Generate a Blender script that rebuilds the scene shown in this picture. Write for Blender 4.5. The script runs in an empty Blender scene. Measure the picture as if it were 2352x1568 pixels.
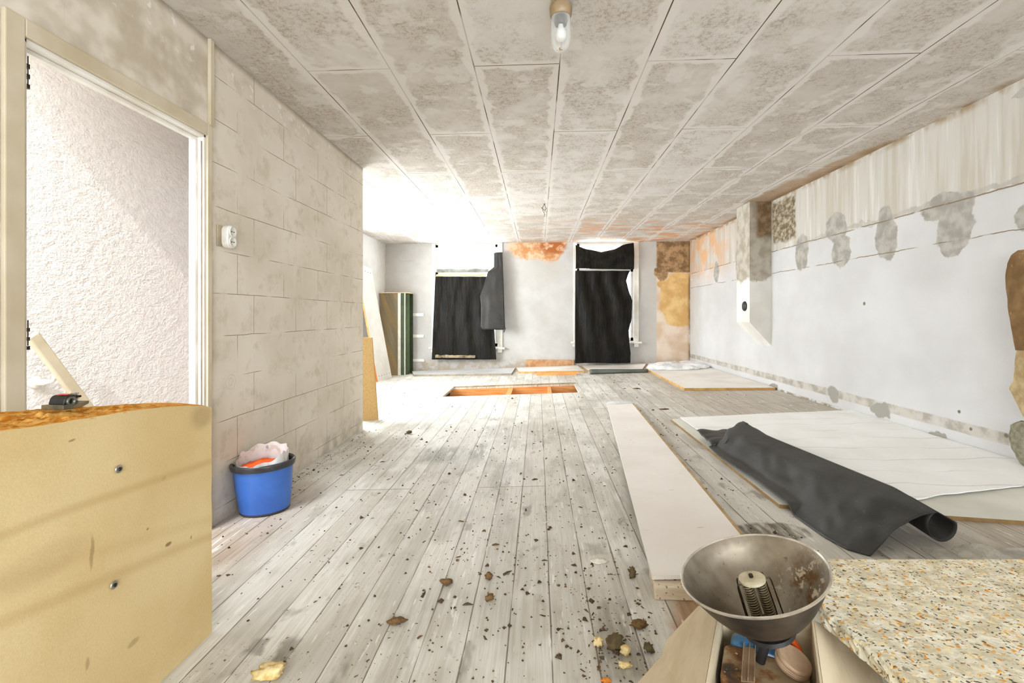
import bpy, bmesh, math, random
from mathutils import Vector, Matrix, noise as mnoise

# ------------------------------------------------------------------ scene, camera, light
S = bpy.context.scene
COL = S.collection
S.view_settings.view_transform = 'Standard'
S.view_settings.look = 'None'
S.view_settings.exposure = 0.3
S.view_settings.gamma = 1.0
S.view_settings.use_curve_mapping = False
S.cycles.max_bounces = 6
S.cycles.diffuse_bounces = 4
S.cycles.glossy_bounces = 2
S.cycles.use_adaptive_sampling = True
S.cycles.adaptive_threshold = 0.06
S.cycles.sample_clamp_indirect = 8.0

FPX, VX, VY = 1080.0, 1236.0, 724.0           # focal length and vanishing point of the floorboards, pixels of a 2352 x 1568 frame
CZ = 1.134                                     # eye height
TH = math.atan((VX - 1176) / FPX)
cam_d = bpy.data.cameras.new('camera')
cam = bpy.data.objects.new('camera', cam_d)
COL.objects.link(cam)
cam.location = (0, 0, CZ)
cam.rotation_euler = (math.radians(90), 0, TH)
cam_d.sensor_width = 36.0
cam_d.lens = FPX / 2352 * 36.0
cam_d.shift_y = -(784 - VY) / 2352
cam_d.clip_start = 0.02
S.camera = cam

SLOPE = 0.0411                                 # the old floor rises gently towards the right wall
def fz(x): return SLOPE * (x + 1.745)
XL, XR, XLL, YB, ZC = -1.745, 3.0, -3.13, 9.48, 2.599
YP = 4.6                                       # where the block partition ends
YR = -2.6                                      # rear wall behind the camera
XH = -2.75                                     # hallway wall

w = bpy.data.worlds.new('world'); S.world = w; w.use_nodes = True
w.node_tree.nodes['Background'].inputs[0].default_value = (0.88, 0.94, 1.0, 1)
w.node_tree.nodes['Background'].inputs[1].default_value = 2.2

def area(name, loc, aim, sx, sy, power, col=(1, 1, 1)):
    d = bpy.data.lights.new(name, 'AREA'); d.shape = 'RECTANGLE'; d.size = sx; d.size_y = sy
    d.energy = power; d.color = col
    o = bpy.data.objects.new(name, d); COL.objects.link(o)
    o.location = loc
    o.rotation_euler = (Vector(aim) - Vector(loc)).to_track_quat('-Z', 'Y').to_euler()
    return o
sd = bpy.data.lights.new('sun', 'SUN'); sd.energy = 2.2; sd.angle = math.radians(1.2); sd.color = (1.0, 0.965, 0.93)
so = bpy.data.objects.new('sun', sd); COL.objects.link(so)
so.rotation_euler = Vector((-0.16, 0.80, -0.58)).to_track_quat('-Z', 'Y').to_euler()
so.location = (0, -5, 8)
# daylight standing in the window openings (outside the panes), last one a stair fill
area('daylight_rear', (0.6, YR - 0.35, 1.55), (0.6, 2, 1.2), 3.4, 1.6, 215, (0.87, 0.935, 1.0))
area('daylight_window_left', (-1.35, YB + 0.42, 1.75), (-1.2, 0, 0.9), 1.35, 1.9, 140, (0.88, 0.95, 1.0))
area('daylight_window_right', (1.38, YB + 0.42, 1.75), (1.2, 0, 0.9), 1.25, 1.9, 110, (0.88, 0.95, 1.0))
area('daylight_side', (XLL - 0.4, 6.6, 1.45), (1, 6.9, 0.3), 2.6, 1.9, 335, (0.90, 0.955, 1.0))
area('stair_sky_fill', (XH + 0.42, 0.9, 3.3), (XH + 0.35, 1.6, 0.8), 0.7, 2.4, 180, (0.84, 0.925, 1.0))  # fill light added above the stairwell to brighten the hallway

# ------------------------------------------------------------------ pixel -> place
def ray(px, py):
    u = (px - 1176) / FPX; v = (VY - py) / FPX
    return Vector((-math.sin(TH) + u * math.cos(TH), math.cos(TH) + u * math.sin(TH), v))
C0 = Vector((0, 0, CZ))
def onX(px, py, X): r = ray(px, py); return C0 + r * (X / r.x)
def onY(px, py, Y): r = ray(px, py); return C0 + r * (Y / r.y)
def onZ(px, py, Z): r = ray(px, py); return C0 + r * ((Z - CZ) / r.z)
def F(px, py, dz=0.0):
    r = ray(px, py)                            # z = SLOPE*(x+1.745)+dz
    t = (CZ - SLOPE * 1.745 - dz) / (SLOPE * r.x - r.z)
    return C0 + r * t
def onfloor(x, y, dz=0.0): return Vector((x, y, fz(x) + dz))

# ------------------------------------------------------------------ materials
def lin(c):
    return tuple(((x / 255) / 12.92 if x / 255 <= 0.04045 else ((x / 255 + 0.055) / 1.055) ** 2.4) for x in c) + (1,)
class NB:
    def __init__(s, name, world=False):
        s.m = bpy.data.materials.new(name); s.m.use_nodes = True; s.t = s.m.node_tree
        s.b = s.t.nodes['Principled BSDF']; s.tc = s.t.nodes.new('ShaderNodeTexCoord')
        s.P = s.t.nodes.new('ShaderNodeNewGeometry').outputs['Position'] if world else s.tc.outputs['Object']
    def put(s, sock, v):
        if isinstance(v, bpy.types.NodeSocket): s.t.links.new(v, sock)
        else: sock.default_value = v
    def math(s, op, a, b=0.0, c=None, clamp=False):
        n = s.t.nodes.new('ShaderNodeMath'); n.operation = op; n.use_clamp = clamp
        s.put(n.inputs[0], a); s.put(n.inputs[1], b)
        if c is not None: s.put(n.inputs[2], c)
        return n.outputs[0]
    def vm(s, op, a, b=(0, 0, 0)):
        n = s.t.nodes.new('ShaderNodeVectorMath'); n.operation = op
        s.put(n.inputs[0], a); s.put(n.inputs[1], b)
        return n.outputs['Value'] if op in ('LENGTH', 'DOT_PRODUCT') else n.outputs[0]
    def sep(s, v):
        n = s.t.nodes.new('ShaderNodeSeparateXYZ'); s.put(n.inputs[0], v); return n.outputs
    def comb(s, x, y, z=0.0):
        n = s.t.nodes.new('ShaderNodeCombineXYZ')
        for k, v in enumerate((x, y, z)): s.put(n.inputs[k], v)
        return n.outputs[0]
    def noise(s, v, scale, detail=4, rough=0.55, color=False):
        n = s.t.nodes.new('ShaderNodeTexNoise'); s.put(n.inputs['Vector'], v)
        n.inputs['Scale'].default_value = scale; n.inputs['Detail'].default_value = min(detail, 3.0); n.inputs['Roughness'].default_value = rough
        return n.outputs['Color' if color else 'Fac']
    def vor(s, v, scale, rnd=1.0, out='Distance', feature='F1'):
        n = s.t.nodes.new('ShaderNodeTexVoronoi'); n.feature = feature; s.put(n.inputs['Vector'], v)
        n.inputs['Scale'].default_value = scale; n.inputs['Randomness'].default_value = rnd
        return n.outputs[out]
    def wn(s, v, dim='1D'):
        n = s.t.nodes.new('ShaderNodeTexWhiteNoise'); n.noise_dimensions = dim
        s.put(n.inputs['W' if dim == '1D' else 'Vector'], v); return n.outputs['Value']
    def map(s, v, a, b, c=0.0, d=1.0):
        n = s.t.nodes.new('ShaderNodeMapRange'); n.interpolation_type = 'SMOOTHSTEP'
        s.put(n.inputs[0], v)
        for k, x in enumerate((a, b, c, d)): n.inputs[k + 1].default_value = x
        return n.outputs[0]
    def mix(s, f, a, b, mode='MIX'):
        n = s.t.nodes.new('ShaderNodeMix'); n.data_type = 'RGBA'; n.blend_type = mode
        s.put(n.inputs[0], f); s.put(n.inputs[6], a); s.put(n.inputs[7], b)
        return n.outputs[2]
    def bump(s, h, strength=0.3, dist=0.01):
        n = s.t.nodes.new('ShaderNodeBump'); n.inputs['Strength'].default_value = strength; n.inputs['Distance'].default_value = dist
        s.put(n.inputs['Height'], h); s.put(s.b.inputs['Normal'], n.outputs[0])
    def warp(s, v, scale, amp, detail=4):
        c = s.noise(v, scale, detail, 0.6, True)
        return s.vm('ADD', v, s.vm('MULTIPLY', s.vm('SUBTRACT', c, (0.5, 0.5, 0.5)), (amp, amp, amp)))
    def ell(s, v, cx, cy, rx, ry, soft=0.12):
        d = s.vm('LENGTH', s.vm('MULTIPLY', s.vm('SUBTRACT', v, (cx, cy, 0)), (1 / rx, 1 / ry, 0)))
        return s.map(d, 1 + soft, 1 - soft)
    def box(s, v, cx, cy, rx, ry, soft=0.06):
        q = s.sep(s.vm('ABSOLUTE', s.vm('MULTIPLY', s.vm('SUBTRACT', v, (cx, cy, 0)), (1 / rx, 1 / ry, 0))))
        return s.map(s.math('MAXIMUM', q[0], q[1]), 1 + soft, 1 - soft)
    def mx(s, *a):
        r = a[0]
        for x in a[1:]: r = s.math('MAXIMUM', r, x)
        return r
    def mul(s, a, b): return s.math('MULTIPLY', a, b)
    def out(s, col, rough=0.8, metal=0.0, spec=None):
        s.put(s.b.inputs['Base Color'], col); s.put(s.b.inputs['Roughness'], rough); s.put(s.b.inputs['Metallic'], metal)
        if spec is not None: s.b.inputs['Specular IOR Level'].default_value = spec
        return s.m
MC = {}
def mat(name, c1, c2=None, scale=8.0, rough=0.7, metal=0.0, bump=0.15, stretch=(1, 1, 1), bd=0.004, spec=None):
    """two-tone procedural surface with fine relief"""
    if name in MC: return MC[name]
    n = NB(name); v = n.vm('MULTIPLY', n.P, stretch)
    if c2 is None: c2 = tuple(x * 0.86 for x in c1)
    f = n.noise(v, scale, 6, 0.6)
    col = n.mix(n.map(f, 0.35, 0.68), lin(c1), lin(c2))
    if bump: n.bump(n.noise(v, scale * 5, 4), bump, bd)
    MC[name] = n.out(col, rough, metal, spec)
    return MC[name]

def yz(n):
    q = n.sep(n.P); return n.comb(q[1], q[2], 0.0)
def xz(n):
    q = n.sep(n.P); return n.comb(q[0], q[2], 0.0)
def wx(px, py, X): p = onX(px, py, X); return (p.y, p.z)
def wy(px, py, Y=YB): p = onY(px, py, Y); return (p.x, p.z)
def ebox(f, x0, y0, x1, y1):
    """pixel box on a wall -> centre and half sizes in the wall's own metres"""
    a = f(x0, y0); b = f(x1, y1); c = f(x0, y1); d = f(x1, y0)
    us = [p[0] for p in (a, b, c, d)]; vs = [(a[1] + d[1]) / 2, (b[1] + c[1]) / 2]
    return ((max(us) + min(us)) / 2, sum(vs) / 2, (max(us) - min(us)) / 2, abs(vs[0] - vs[1]) / 2)

def m_wall_left():
    n = NB('painted_block_wall'); v = yz(n)
    vw = n.warp(v, 3.0, 0.012)
    br = n.t.nodes.new('ShaderNodeTexBrick'); br.offset = 0.68; br.offset_frequency = 2
    n.put(br.inputs['Vector'], n.vm('SUBTRACT', vw, (2.64 - 2.0, 1.02 - 0.235 * 4, 0)))
    for k, x in (('Scale', 1.0), ('Mortar Size', 0.0028), ('Mortar Smooth', 0.6), ('Brick Width', 0.5), ('Row Height', 0.235)): br.inputs[k].default_value = x
    jt = br.outputs['Fac']
    br2 = n.t.nodes.new('ShaderNodeTexBrick'); br2.offset = 0.68; br2.offset_frequency = 2
    n.put(br2.inputs['Vector'], n.vm('SUBTRACT', vw, (2.64 - 2.0, 1.02 - 0.235 * 4, 0)))
    for k, x in (('Scale', 1.0), ('Mortar Size', 0.03), ('Mortar Smooth', 1.0), ('Brick Width', 0.5), ('Row Height', 0.235)): br2.inputs[k].default_value = x
    br2.inputs['Color1'].default_value = (0.2, 0.2, 0.2, 1); br2.inputs['Color2'].default_value = (0.8, 0.8, 0.8, 1)
    a = n.noise(v, 1.7, 6, 0.6); b = n.noise(v, 7, 5, 0.65); c = n.noise(n.vm('MULTIPLY', v, (14, 1.6, 1)), 1.5, 4)
    col = n.mix(n.map(a, 0.33, 0.66), lin((230, 221, 206)), lin((216, 205, 187)))
    col = n.mix(n.mul(n.map(b, 0.5, 0.7), 0.5), col, lin((194, 181, 158)))
    col = n.mix(n.mul(n.map(c, 0.52, 0.7), 0.35), col, lin((228, 218, 202)))
    col = n.mix(n.mul(n.mul(br2.outputs['Fac'], n.map(n.noise(v, 2.3, 4), 0.45, 0.6)), 0.3), col, lin((232, 224, 210)))
    jt = n.mul(jt, n.mx(n.map(n.sep(v)[0], 2.40, 2.46), 0.10))
    col = n.mix(n.mul(jt, n.map(n.noise(v, 3.1, 5), 0.38, 0.56)), col, lin((142, 122, 94)))
    q = n.sep(v)
    # the bare concrete strip over the door and dirt rising from the floor
    top = n.mul(n.map(q[0], 2.48, 2.40), n.map(n.noise(v, 3.4, 6, 0.65), 0.38, 0.6))
    col = n.mix(n.mul(top, 0.5), col, lin((168, 152, 124)))
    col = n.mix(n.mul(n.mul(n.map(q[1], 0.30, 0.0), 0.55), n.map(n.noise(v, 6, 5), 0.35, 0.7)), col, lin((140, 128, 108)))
    # scribbles left from drilling, and loose paint at the ceiling joint
    vs = n.warp(v, 14, 0.05)
    for (px, py, r) in ((665, 845, 0.055), (530, 875, 0.07)):
        cu, cv = wx(px, py, XL)
        d = n.vm('LENGTH', n.vm('SUBTRACT', vs, (cu, cv, 0)))
        ring = n.math('ABSOLUTE', n.math('SINE', n.mul(d, 150.0)))
        col = n.mix(n.mul(n.mul(n.map(ring, 0.25, 0.0), n.map(d, r, r * 0.6)), 0.55), col, lin((150, 128, 98)))
    pk = n.mul(n.map(q[1], 2.36, 2.52), n.map(n.noise(v, 16, 3), 0.60, 0.64))
    col = n.mix(pk, col, lin((236, 230, 220)))
    col = n.mix(n.mul(n.map(q[1], 2.55, 2.6), 0.6), col, lin((120, 100, 74)))
    n.bump(b, 0.25, 0.006)
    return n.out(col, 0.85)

def m_wall_right():
    n = NB('patched_plaster_wall'); v = yz(n); W = lambda x, y: wx(x, y, XR)
    a = n.noise(v, 1.1, 6, 0.6); b = n.noise(v, 18, 5, 0.6)
    col = n.mix(n.map(a, 0.3, 0.7), lin((203, 201, 199)), lin((190, 188, 185)))
    q = n.sep(v)
    drip = n.noise(n.vm('MULTIPLY', v, (13, 0.7, 1)), 1.0, 5, 0.6)
    up = n.map(q[1], 1.93, 1.97)
    col = n.mix(n.mul(up, 0.7), col, lin((190, 183, 170)))
    col = n.mix(n.mul(n.mul(up, n.map(drip, 0.47, 0.64)), 0.6), col, lin((172, 160, 140)))
    col = n.mix(n.mul(n.mul(up, n.map(drip, 0.44, 0.36)), 0.6), col, lin((210, 206, 198)))
    # water marks near the far corner
    vo = n.warp(v, 2.4, 0.5)
    o = n.mul(n.map(q[0], 7.0, 8.4), n.map(q[1], 1.55, 2.2))
    col = n.mix(n.mul(o, n.map(n.noise(v, 3, 6), 0.35, 0.62)), col, lin((205, 160, 118)))
    # cracks along the old rail, broken by noise
    vc = n.warp(v, 5, 0.03, 5)
    cr = n.mx(n.box(vc, 5, 1.952, 12, 0.0045, 0.5), n.box(vc, 5, 1.672, 12, 0.0035, 0.5))
    cr = n.mul(cr, n.map(n.noise(v, 4, 4), 0.36, 0.5))
    # grey mortar patches
    vp = n.warp(n.warp(v, 6, 0.10, 6), 1.7, 0.12, 2)
    vp = n.warp(vp, 11, 0.07, 6)
    P = [(1895, 492, 1945, 560), (1908, 545, 1955, 612), (2012, 475, 2062, 600), (2120, 440, 2240, 510), (2150, 470, 2238, 575), (2162, 520, 2210, 590),
         (1828, 538, 1858, 620), (1690, 560, 1700, 640), (1640, 600, 1652, 650), (2335, 460, 2400, 540), (2320, 200, 2400, 225)]
    pm = n.mx(*[n.ell(vp, *ebox(W, *p), 0.06) for p in P])
    tr = n.mul(n.box(vp, 3.6, 1.97, 1.7, 0.022, 0.3), 0.55)
    dk = n.map(n.noise(v, 9, 5), 0.35, 0.65)
    col = n.mix(n.mx(pm, tr), col, n.mix(dk, lin((172, 167, 157)), lin((146, 141, 131))))
    col = n.mix(cr, col, lin((120, 102, 78)))
    # damp mark beside the chimney breast
    dm = n.mul(n.box(vp, *ebox(W, 1775, 455, 1826, 556), 0.1), 1.0)
    dd = n.map(n.noise(v, 16, 6, 0.7), 0.35, 0.6)
    col = n.mix(dm, col, n.mix(dd, lin((176, 162, 138)), lin((104, 90, 66))))
    # grey band where the skirting board used to be; q1 minus the rising floor
    hh = n.sep(n.warp(v, 3, 0.02, 5))[1]
    band = n.mul(n.map(hh, 0.296, 0.306), n.map(hh, 0.385, 0.372))
    col = n.mix(n.mul(band, n.map(n.noise(v, 5, 5), 0.2, 0.45)), col, n.mix(n.map(n.noise(v, 8, 5), 0.4, 0.62), lin((188, 182, 172)), lin((160, 153, 141))))
    lp = n.mx(*[n.ell(vp, *ebox(W, *p), 0.1) for p in ((2135, 992, 2185, 1022), (2310, 1065, 2350, 1090), (2000, 925, 2045, 962), (1900, 885, 1925, 925), (1768, 880, 1790, 900))])
    col = n.mix(lp, col, lin((150, 146, 136)))
    dirt = n.mul(n.map(hh, 0.225, 0.205), n.map(n.noise(v, 7, 6, 0.7), 0.42, 0.56))
    col = n.mix(dirt, col, lin((138, 128, 106)))
    col = n.mix(n.mul(n.map(q[1], 2.53, 2.6), n.map(n.noise(v, 5, 5), 0.4, 0.6)), col, lin((150, 128, 96)))
    vd = n.warp(v, 25, 0.01)
    for (px, py, r) in ((1985, 697, 0.016), (1712, 700, 0.0), (2203, 945, 0.012), (2230, 985, 0.012), (2311, 1000, 0.014)):
        if r: col = n.mix(n.ell(vd, *wx(px, py, XR), r, r, 0.3), col, lin((112, 100, 84)))
    n.bump(b, 0.2, 0.006)
    return n.out(col, 0.8)

def m_wall_back():
    n = NB('stained_plaster_wall'); v = xz(n); W = lambda x, y: wy(x, y)
    a = n.noise(v, 1.4, 6, 0.6); b = n.noise(v, 16, 5, 0.6)
    col = n.mix(n.map(a, 0.3, 0.7), lin((198, 196, 192)), lin((182, 178, 172)))
    vp = n.warp(n.warp(v, 5, 0.14, 6), 1.6, 0.22, 3)
    # water stain between the windows
    s1 = n.mx(n.ell(vp, *ebox(W, 1165, 520, 1300, 597), 0.10), n.ell(vp, *ebox(W, 1235, 540, 1290, 608), 0.12))
    st = n.map(n.noise(v, 5, 6, 0.7), 0.35, 0.62)
    col = n.mix(s1, col, n.mix(st, lin((222, 190, 156)), lin((196, 138, 86))))
    col = n.mix(n.mul(n.ell(vp, *ebox(W, 1240, 545, 1300, 590), 0.4), n.map(n.noise(v, 8, 6), 0.4, 0.55)), col, lin((170, 98, 44)))
    gp = n.mx(n.ell(vp, *ebox(W, 1205, 600, 1300, 640), 0.4), n.mul(n.ell(vp, *ebox(W, 1470, 560, 1508, 700), 0.2), 1.0), n.box(vp, *ebox(W, 1484, 640, 1512, 830), 0.2))
    col = n.mix(n.mul(gp, 0.6), col, lin((190, 186, 177)))
    # corner on the right: pink bare plaster, ochre stain and dark damp area
    q = n.sep(v); xr, _ = wy(1508, 700)
    pk = n.map(q[0], xr - 0.02, xr + 0.02)
    col = n.mix(pk, col, n.mix(n.map(n.noise(v, 3, 6), 0.35, 0.65), lin((224, 206, 188)), lin((206, 180, 152))))
    oc = n.mul(n.mx(n.ell(vp, *ebox(W, 1512, 626, 1612, 748), 0.06), n.ell(vp, *ebox(W, 1508, 640, 1540, 665), 0.1)), 1.0)
    col = n.mix(oc, col, n.mix(n.map(n.noise(v, 4, 6), 0.35, 0.62), lin((226, 192, 132)), lin((204, 162, 100))))
    _, zz = wy(1540, 625)
    db = n.mul(pk, n.map(n.sep(n.warp(v, 6, 0.05))[1], zz - 0.01, zz + 0.01))
    db = n.mx(db, n.ell(vp, *ebox(W, 1506, 612, 1535, 642), 0.06))
    col = n.mix(db, col, n.mix(n.map(n.noise(v, 6, 7, 0.72), 0.36, 0.62), lin((180, 146, 106)), lin((124, 96, 62))))
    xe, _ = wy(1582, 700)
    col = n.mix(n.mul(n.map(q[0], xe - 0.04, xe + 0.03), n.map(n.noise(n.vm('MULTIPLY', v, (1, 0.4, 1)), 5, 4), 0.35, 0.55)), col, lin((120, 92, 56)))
    lo = n.mul(n.map(q[1], 0.36, 0.12), n.map(n.noise(v, 4, 6, 0.65), 0.4, 0.6))
    col = n.mix(n.mul(lo, 0.7), col, lin((158, 140, 112)))
    vc = n.warp(v, 4, 0.10, 5)
    col = n.mix(n.mul(n.mx(n.box(vc, *wy(935, 600), 0.13, 0.006, 0.6), n.box(vc, *wy(938, 825), 0.3, 0.006, 0.5)), 0.4), col, lin((150, 140, 120)))
    n.bump(b, 0.3, 0.008)
    return n.out(col, 0.85)

def m_wall_plain(name='plain_plaster', c1=(232, 230, 226), c2=(216, 213, 206)):
    return mat(name, c1, c2, 1.5, 0.85, bump=0.2)

def m_ceiling():
    n = NB('fibreboard_ceiling'); q = n.sep(n.P); X, Y = q[0], q[1]
    u = n.math('DIVIDE', n.math('ADD', X, 0.427 + 0.5 * 20), 0.5025)
    iu = n.math('FLOOR', u); fu = n.math('SUBTRACT', u, iu)
    du = n.mul(n.math('MINIMUM', fu, n.math('SUBTRACT', 1.0, fu)), 0.5025)
    par = n.math('MODULO', iu, 2.0)
    vv = n.math('DIVIDE', n.math('SUBTRACT', n.math('ADD', Y, n.mul(par, 1.03)), 2.75 - 2.05 * 4), 2.05)
    iv = n.math('FLOOR', vv); fv = n.math('SUBTRACT', vv, iv)
    dv = n.mul(n.math('MINIMUM', fv, n.math('SUBTRACT', 1.0, fv)), 2.05)
    P = n.P
    w_ = n.mul(n.math('SUBTRACT', n.noise(P, 5, 5, 0.6), 0.5), 0.16)
    band = n.mx(n.map(n.math('ADD', du, w_), 0.055, 0.03), n.map(n.math('ADD', dv, w_), 0.055, 0.03))
    pn = n.wn(n.math('ADD', n.mul(iu, 7.13), n.mul(iv, 3.7)))
    # mottled dirt, densest in the middle of each sheet
    sp = n.noise(n.vm('MULTIPLY', P, (1.0, 1.0, 1)), 46, 5, 0.75)
    big = n.noise(P, 3.2, 5, 0.65)
    mot = n.mul(n.map(sp, 0.44, 0.66), n.map(big, 0.34, 0.62))
    base = n.mix(n.map(n.math('ADD', n.mul(big, 0.7), n.mul(pn, 0.3)), 0.3, 0.7), lin((212, 206, 198)), lin((196, 187, 175)))
    col = n.mix(n.mul(mot, 0.62), base, lin((142, 128, 110)))
    sm = n.map(n.noise(P, 5.5, 4, 0.6), 0.56, 0.62)
    col = n.mix(n.mul(sm, 0.6), col, lin((216, 211, 203)))
    col = n.mix(n.mul(band, 0.85), col, lin((220, 214, 206)))
    # water marks: everywhere faint, strong near the right end by the windows
    vp = n.warp(n.warp(n.comb(X, Y, 0.0), 4, 0.2, 6), 1.2, 0.3, 3)
    far = n.mul(n.map(Y, 6.5, 8.2), n.map(X, -0.9, 1.2))
    rd = n.mul(far, n.map(n.noise(n.vm('MULTIPLY', P, (0.5, 1.3, 1)), 3.0, 7, 0.7), 0.44, 0.62))
    col = n.mix(n.mul(rd, n.math('SUBTRACT', 1.0, n.mul(band, 0.7))), col, lin((206, 152, 108)))
    for (px, py, rx, ry) in ((1945, 375, 0.16, 0.55), (1790, 445, 0.22, 0.8)):
        p = onZ(px, py, ZC)
        col = n.mix(n.mul(n.ell(vp, p.x, p.y, rx, ry, 0.2), 0.7), col, lin((166, 132, 92)))
    col = n.mix(n.mul(n.map(X, 2.88, 2.99), n.map(n.noise(P, 4, 5), 0.35, 0.6)), col, lin((150, 122, 88)))
    crk = n.mx(n.map(n.math('ADD', du, n.mul(w_, 0.02)), 0.0042, 0.0022), n.map(dv, 0.0042, 0.0022))
    cm = n.map(n.noise(n.vm('MULTIPLY', P, (1, 0.5, 1)), 2.4, 3), 0.40, 0.52)
    col = n.mix(n.mul(crk, n.mx(cm, 0.35)), col, lin((86, 66, 44)))
    n.bump(sp, 0.2, 0.004)
    return n.out(col, 0.9)

def m_floor():
    n = NB('worn_painted_floorboards'); q = n.sep(n.P); X, Y = q[0], q[1]
    BW = 0.1405
    u = n.math('DIVIDE', n.math('ADD', X, -0.043 + BW * 60), BW)
    iu = n.math('FLOOR', u); fu = n.math('SUBTRACT', u, iu)
    du = n.mul(n.math('MINIMUM', fu, n.math('SUBTRACT', 1.0, fu)), BW)
    r1 = n.wn(iu)
    # butt joints: one common line at Y 2.95 for most boards, others random
    vv = n.math('DIVIDE', n.math('ADD', Y, n.math('ADD', -2.93 + 4.4 * 3, n.mul(n.math('GREATER_THAN', n.wn(n.math('ADD', n.mul(n.math('FLOOR', n.math('DIVIDE', iu, 3.0)), 1.7), 9.0)), 0.45), 2.05))), 4.4)
    iv = n.math('FLOOR', vv); fv = n.math('SUBTRACT', vv, iv)
    dv = n.mul(n.math('MINIMUM', fv, n.math('SUBTRACT', 1.0, fv)), 4.4)
    tone = n.wn(n.math('ADD', n.mul(iu, 3.11), n.mul(iv, 17.3)))
    P2 = n.comb(X, n.math('ADD', Y, n.mul(r1, 9.0)), r1)
    grain = n.noise(n.vm('MULTIPLY', P2, (30, 1.1, 1)), 2.2, 6, 0.62)
    grain2 = n.noise(n.vm('MULTIPLY', P2, (90, 2.5, 1)), 2.0, 3, 0.6)
    wear = n.noise(n.comb(X, Y, 0.0), 1.3, 7, 0.66)
    wear2 = n.noise(n.vm('MULTIPLY', P2, (5, 1.2, 1)), 1.6, 6, 0.6)
    wood = n.mix(n.map(grain, 0.32, 0.7), lin((202, 199, 190)), lin((176, 170, 156)))
    paint = n.mix(n.map(grain2, 0.35, 0.7), lin((228, 226, 218)), lin((208, 203, 192)))
    col = n.mix(n.map(n.math('ADD', n.mul(wear, 0.65), n.mul(wear2, 0.45)), 0.46, 0.62), wood, paint)
    col = n.mix(n.mul(n.map(tone, 0.0, 1.0), 0.30), col, n.mix(0.5, lin((186, 178, 162)), lin((148, 138, 120))))
    # blackened smudges and knots
    blot = n.map(n.noise(n.vm('MULTIPLY', P2, (2.2, 1, 1)), 3.6, 5, 0.62), 0.61, 0.74)
    col = n.mix(n.mul(blot, 0.6), col, lin((118, 110, 96)))
    spk = n.vor(n.warp(n.comb(X, Y, 0.0), 30, 0.02), 28, 1.0)
    sel = n.map(n.noise(n.comb(X, Y, 3.0), 3.0, 4), 0.45, 0.62)
    col = n.mix(n.mul(n.mul(n.map(spk, 0.17, 0.07), sel), 0.8), col, lin((96, 80, 56)))
    sp2 = n.vor(n.warp(n.comb(X, Y, 0.0), 60, 0.012), 62, 1.0)
    col = n.mix(n.mul(n.mul(n.map(sp2, 0.16, 0.08), n.map(n.noise(n.comb(X, Y, 7.0), 2.2, 4), 0.40, 0.6)), 0.75), col, lin((112, 92, 62)))
    sm2 = n.map(n.noise(n.vm('MULTIPLY', n.comb(X, Y, 5.0), (1.6, 1, 1)), 5.5, 4, 0.6), 0.62, 0.74)
    col = n.mix(n.mul(sm2, 0.45), col, lin((132, 124, 110)))
    vp = n.warp(n.warp(n.comb(X, Y, 0.0), 7, 0.10, 6), 22, 0.03, 4)
    D = [(1012, 1044, 0.15, 0.20, 0.55), (1098, 1036, 0.062, 0.22, 0.6), (1770, 1222, 0.17, 0.10, 0.9), (1150, 1100, 0.06, 0.3, 0.3), (1420, 1425, 0.06, 0.12, 0.4), (1440, 1520, 0.08, 0.07, 0.5), (1370, 1262, 0.05, 0.05, 0.4), (660, 1490, 0.03, 0.05, 0.6), (590, 1485, 0.03, 0.04, 0.6)]
    for (px, py, rx, ry, k) in D:
        p = F(px, py); col = n.mix(n.mul(n.mul(n.box(vp, p.x, p.y, rx, ry, 0.35) if k < 0.8 else n.ell(vp, p.x, p.y, rx, ry, 0.12), k), n.map(n.noise(n.vm('MULTIPLY', P2, (6, 1, 1)), 6, 4), 0.2, 0.6)), col, lin((96, 88, 70)))
    # the unpainted strip by the right wall and a warm brown tint: shade painted in near right, plain tint near left
    bare = n.mul(n.map(n.math('ADD', X, n.mul(n.math('SUBTRACT', wear, 0.5), 0.8)), 1.5, 2.0), 0.55)
    col = n.mix(bare, col, n.mix(n.map(grain, 0.3, 0.7), lin((186, 170, 146)), lin((140, 122, 98))))
    p1 = F(1555, 1430); p2 = F(560, 1235)
    warm = n.mx(n.ell(vp, p1.x + 0.18, p1.y - 0.25, 0.22, 0.55, 0.15), n.mul(n.ell(vp, p2.x - 0.1, p2.y, 0.24, 0.7, 0.6), 0.55))
    col = n.mix(n.mul(warm, 0.8), col, n.mix(n.map(grain, 0.3, 0.7), lin((176, 132, 84)), lin((140, 96, 54))))
    gap = n.map(n.math('SUBTRACT', du, n.mul(n.math('SUBTRACT', n.noise(P2, 3.5, 3), 0.40), 0.010)), 0.0020, 0.0006)
    gp = n.mx(gap, n.mul(n.map(dv, 0.0045, 0.002), 1.0))
    col = n.mix(n.mul(gp, 0.8), col, lin((88, 76, 58)))
    white = n.mul(n.map(n.noise(n.vm('MULTIPLY', P2, (16, 2.2, 1)), 2.6, 5), 0.64, 0.70), 0.6)
    col = n.mix(white, col, lin((236, 234, 228)))
    n.bump(grain, 0.3, 0.002)
    return n.out(col, n.map(wear, 0.3, 0.7, 0.42, 0.62), spec=0.45)

def m_stucco():
    n = NB('rough_white_stucco'); v = yz(n)
    a = n.noise(n.vm('MULTIPLY', n.P, (1, 0.8, 1.4)), 22, 6, 0.68); b = n.noise(n.P, 70, 3, 0.6)
    col = n.mix(n.map(a, 0.35, 0.65), lin((242, 237, 235)), lin((236, 230, 228)))
    n.bump(n.math('ADD', a, n.mul(b, 0.25)), 0.5, 0.026)
    return n.out(col, 0.85)

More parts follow.
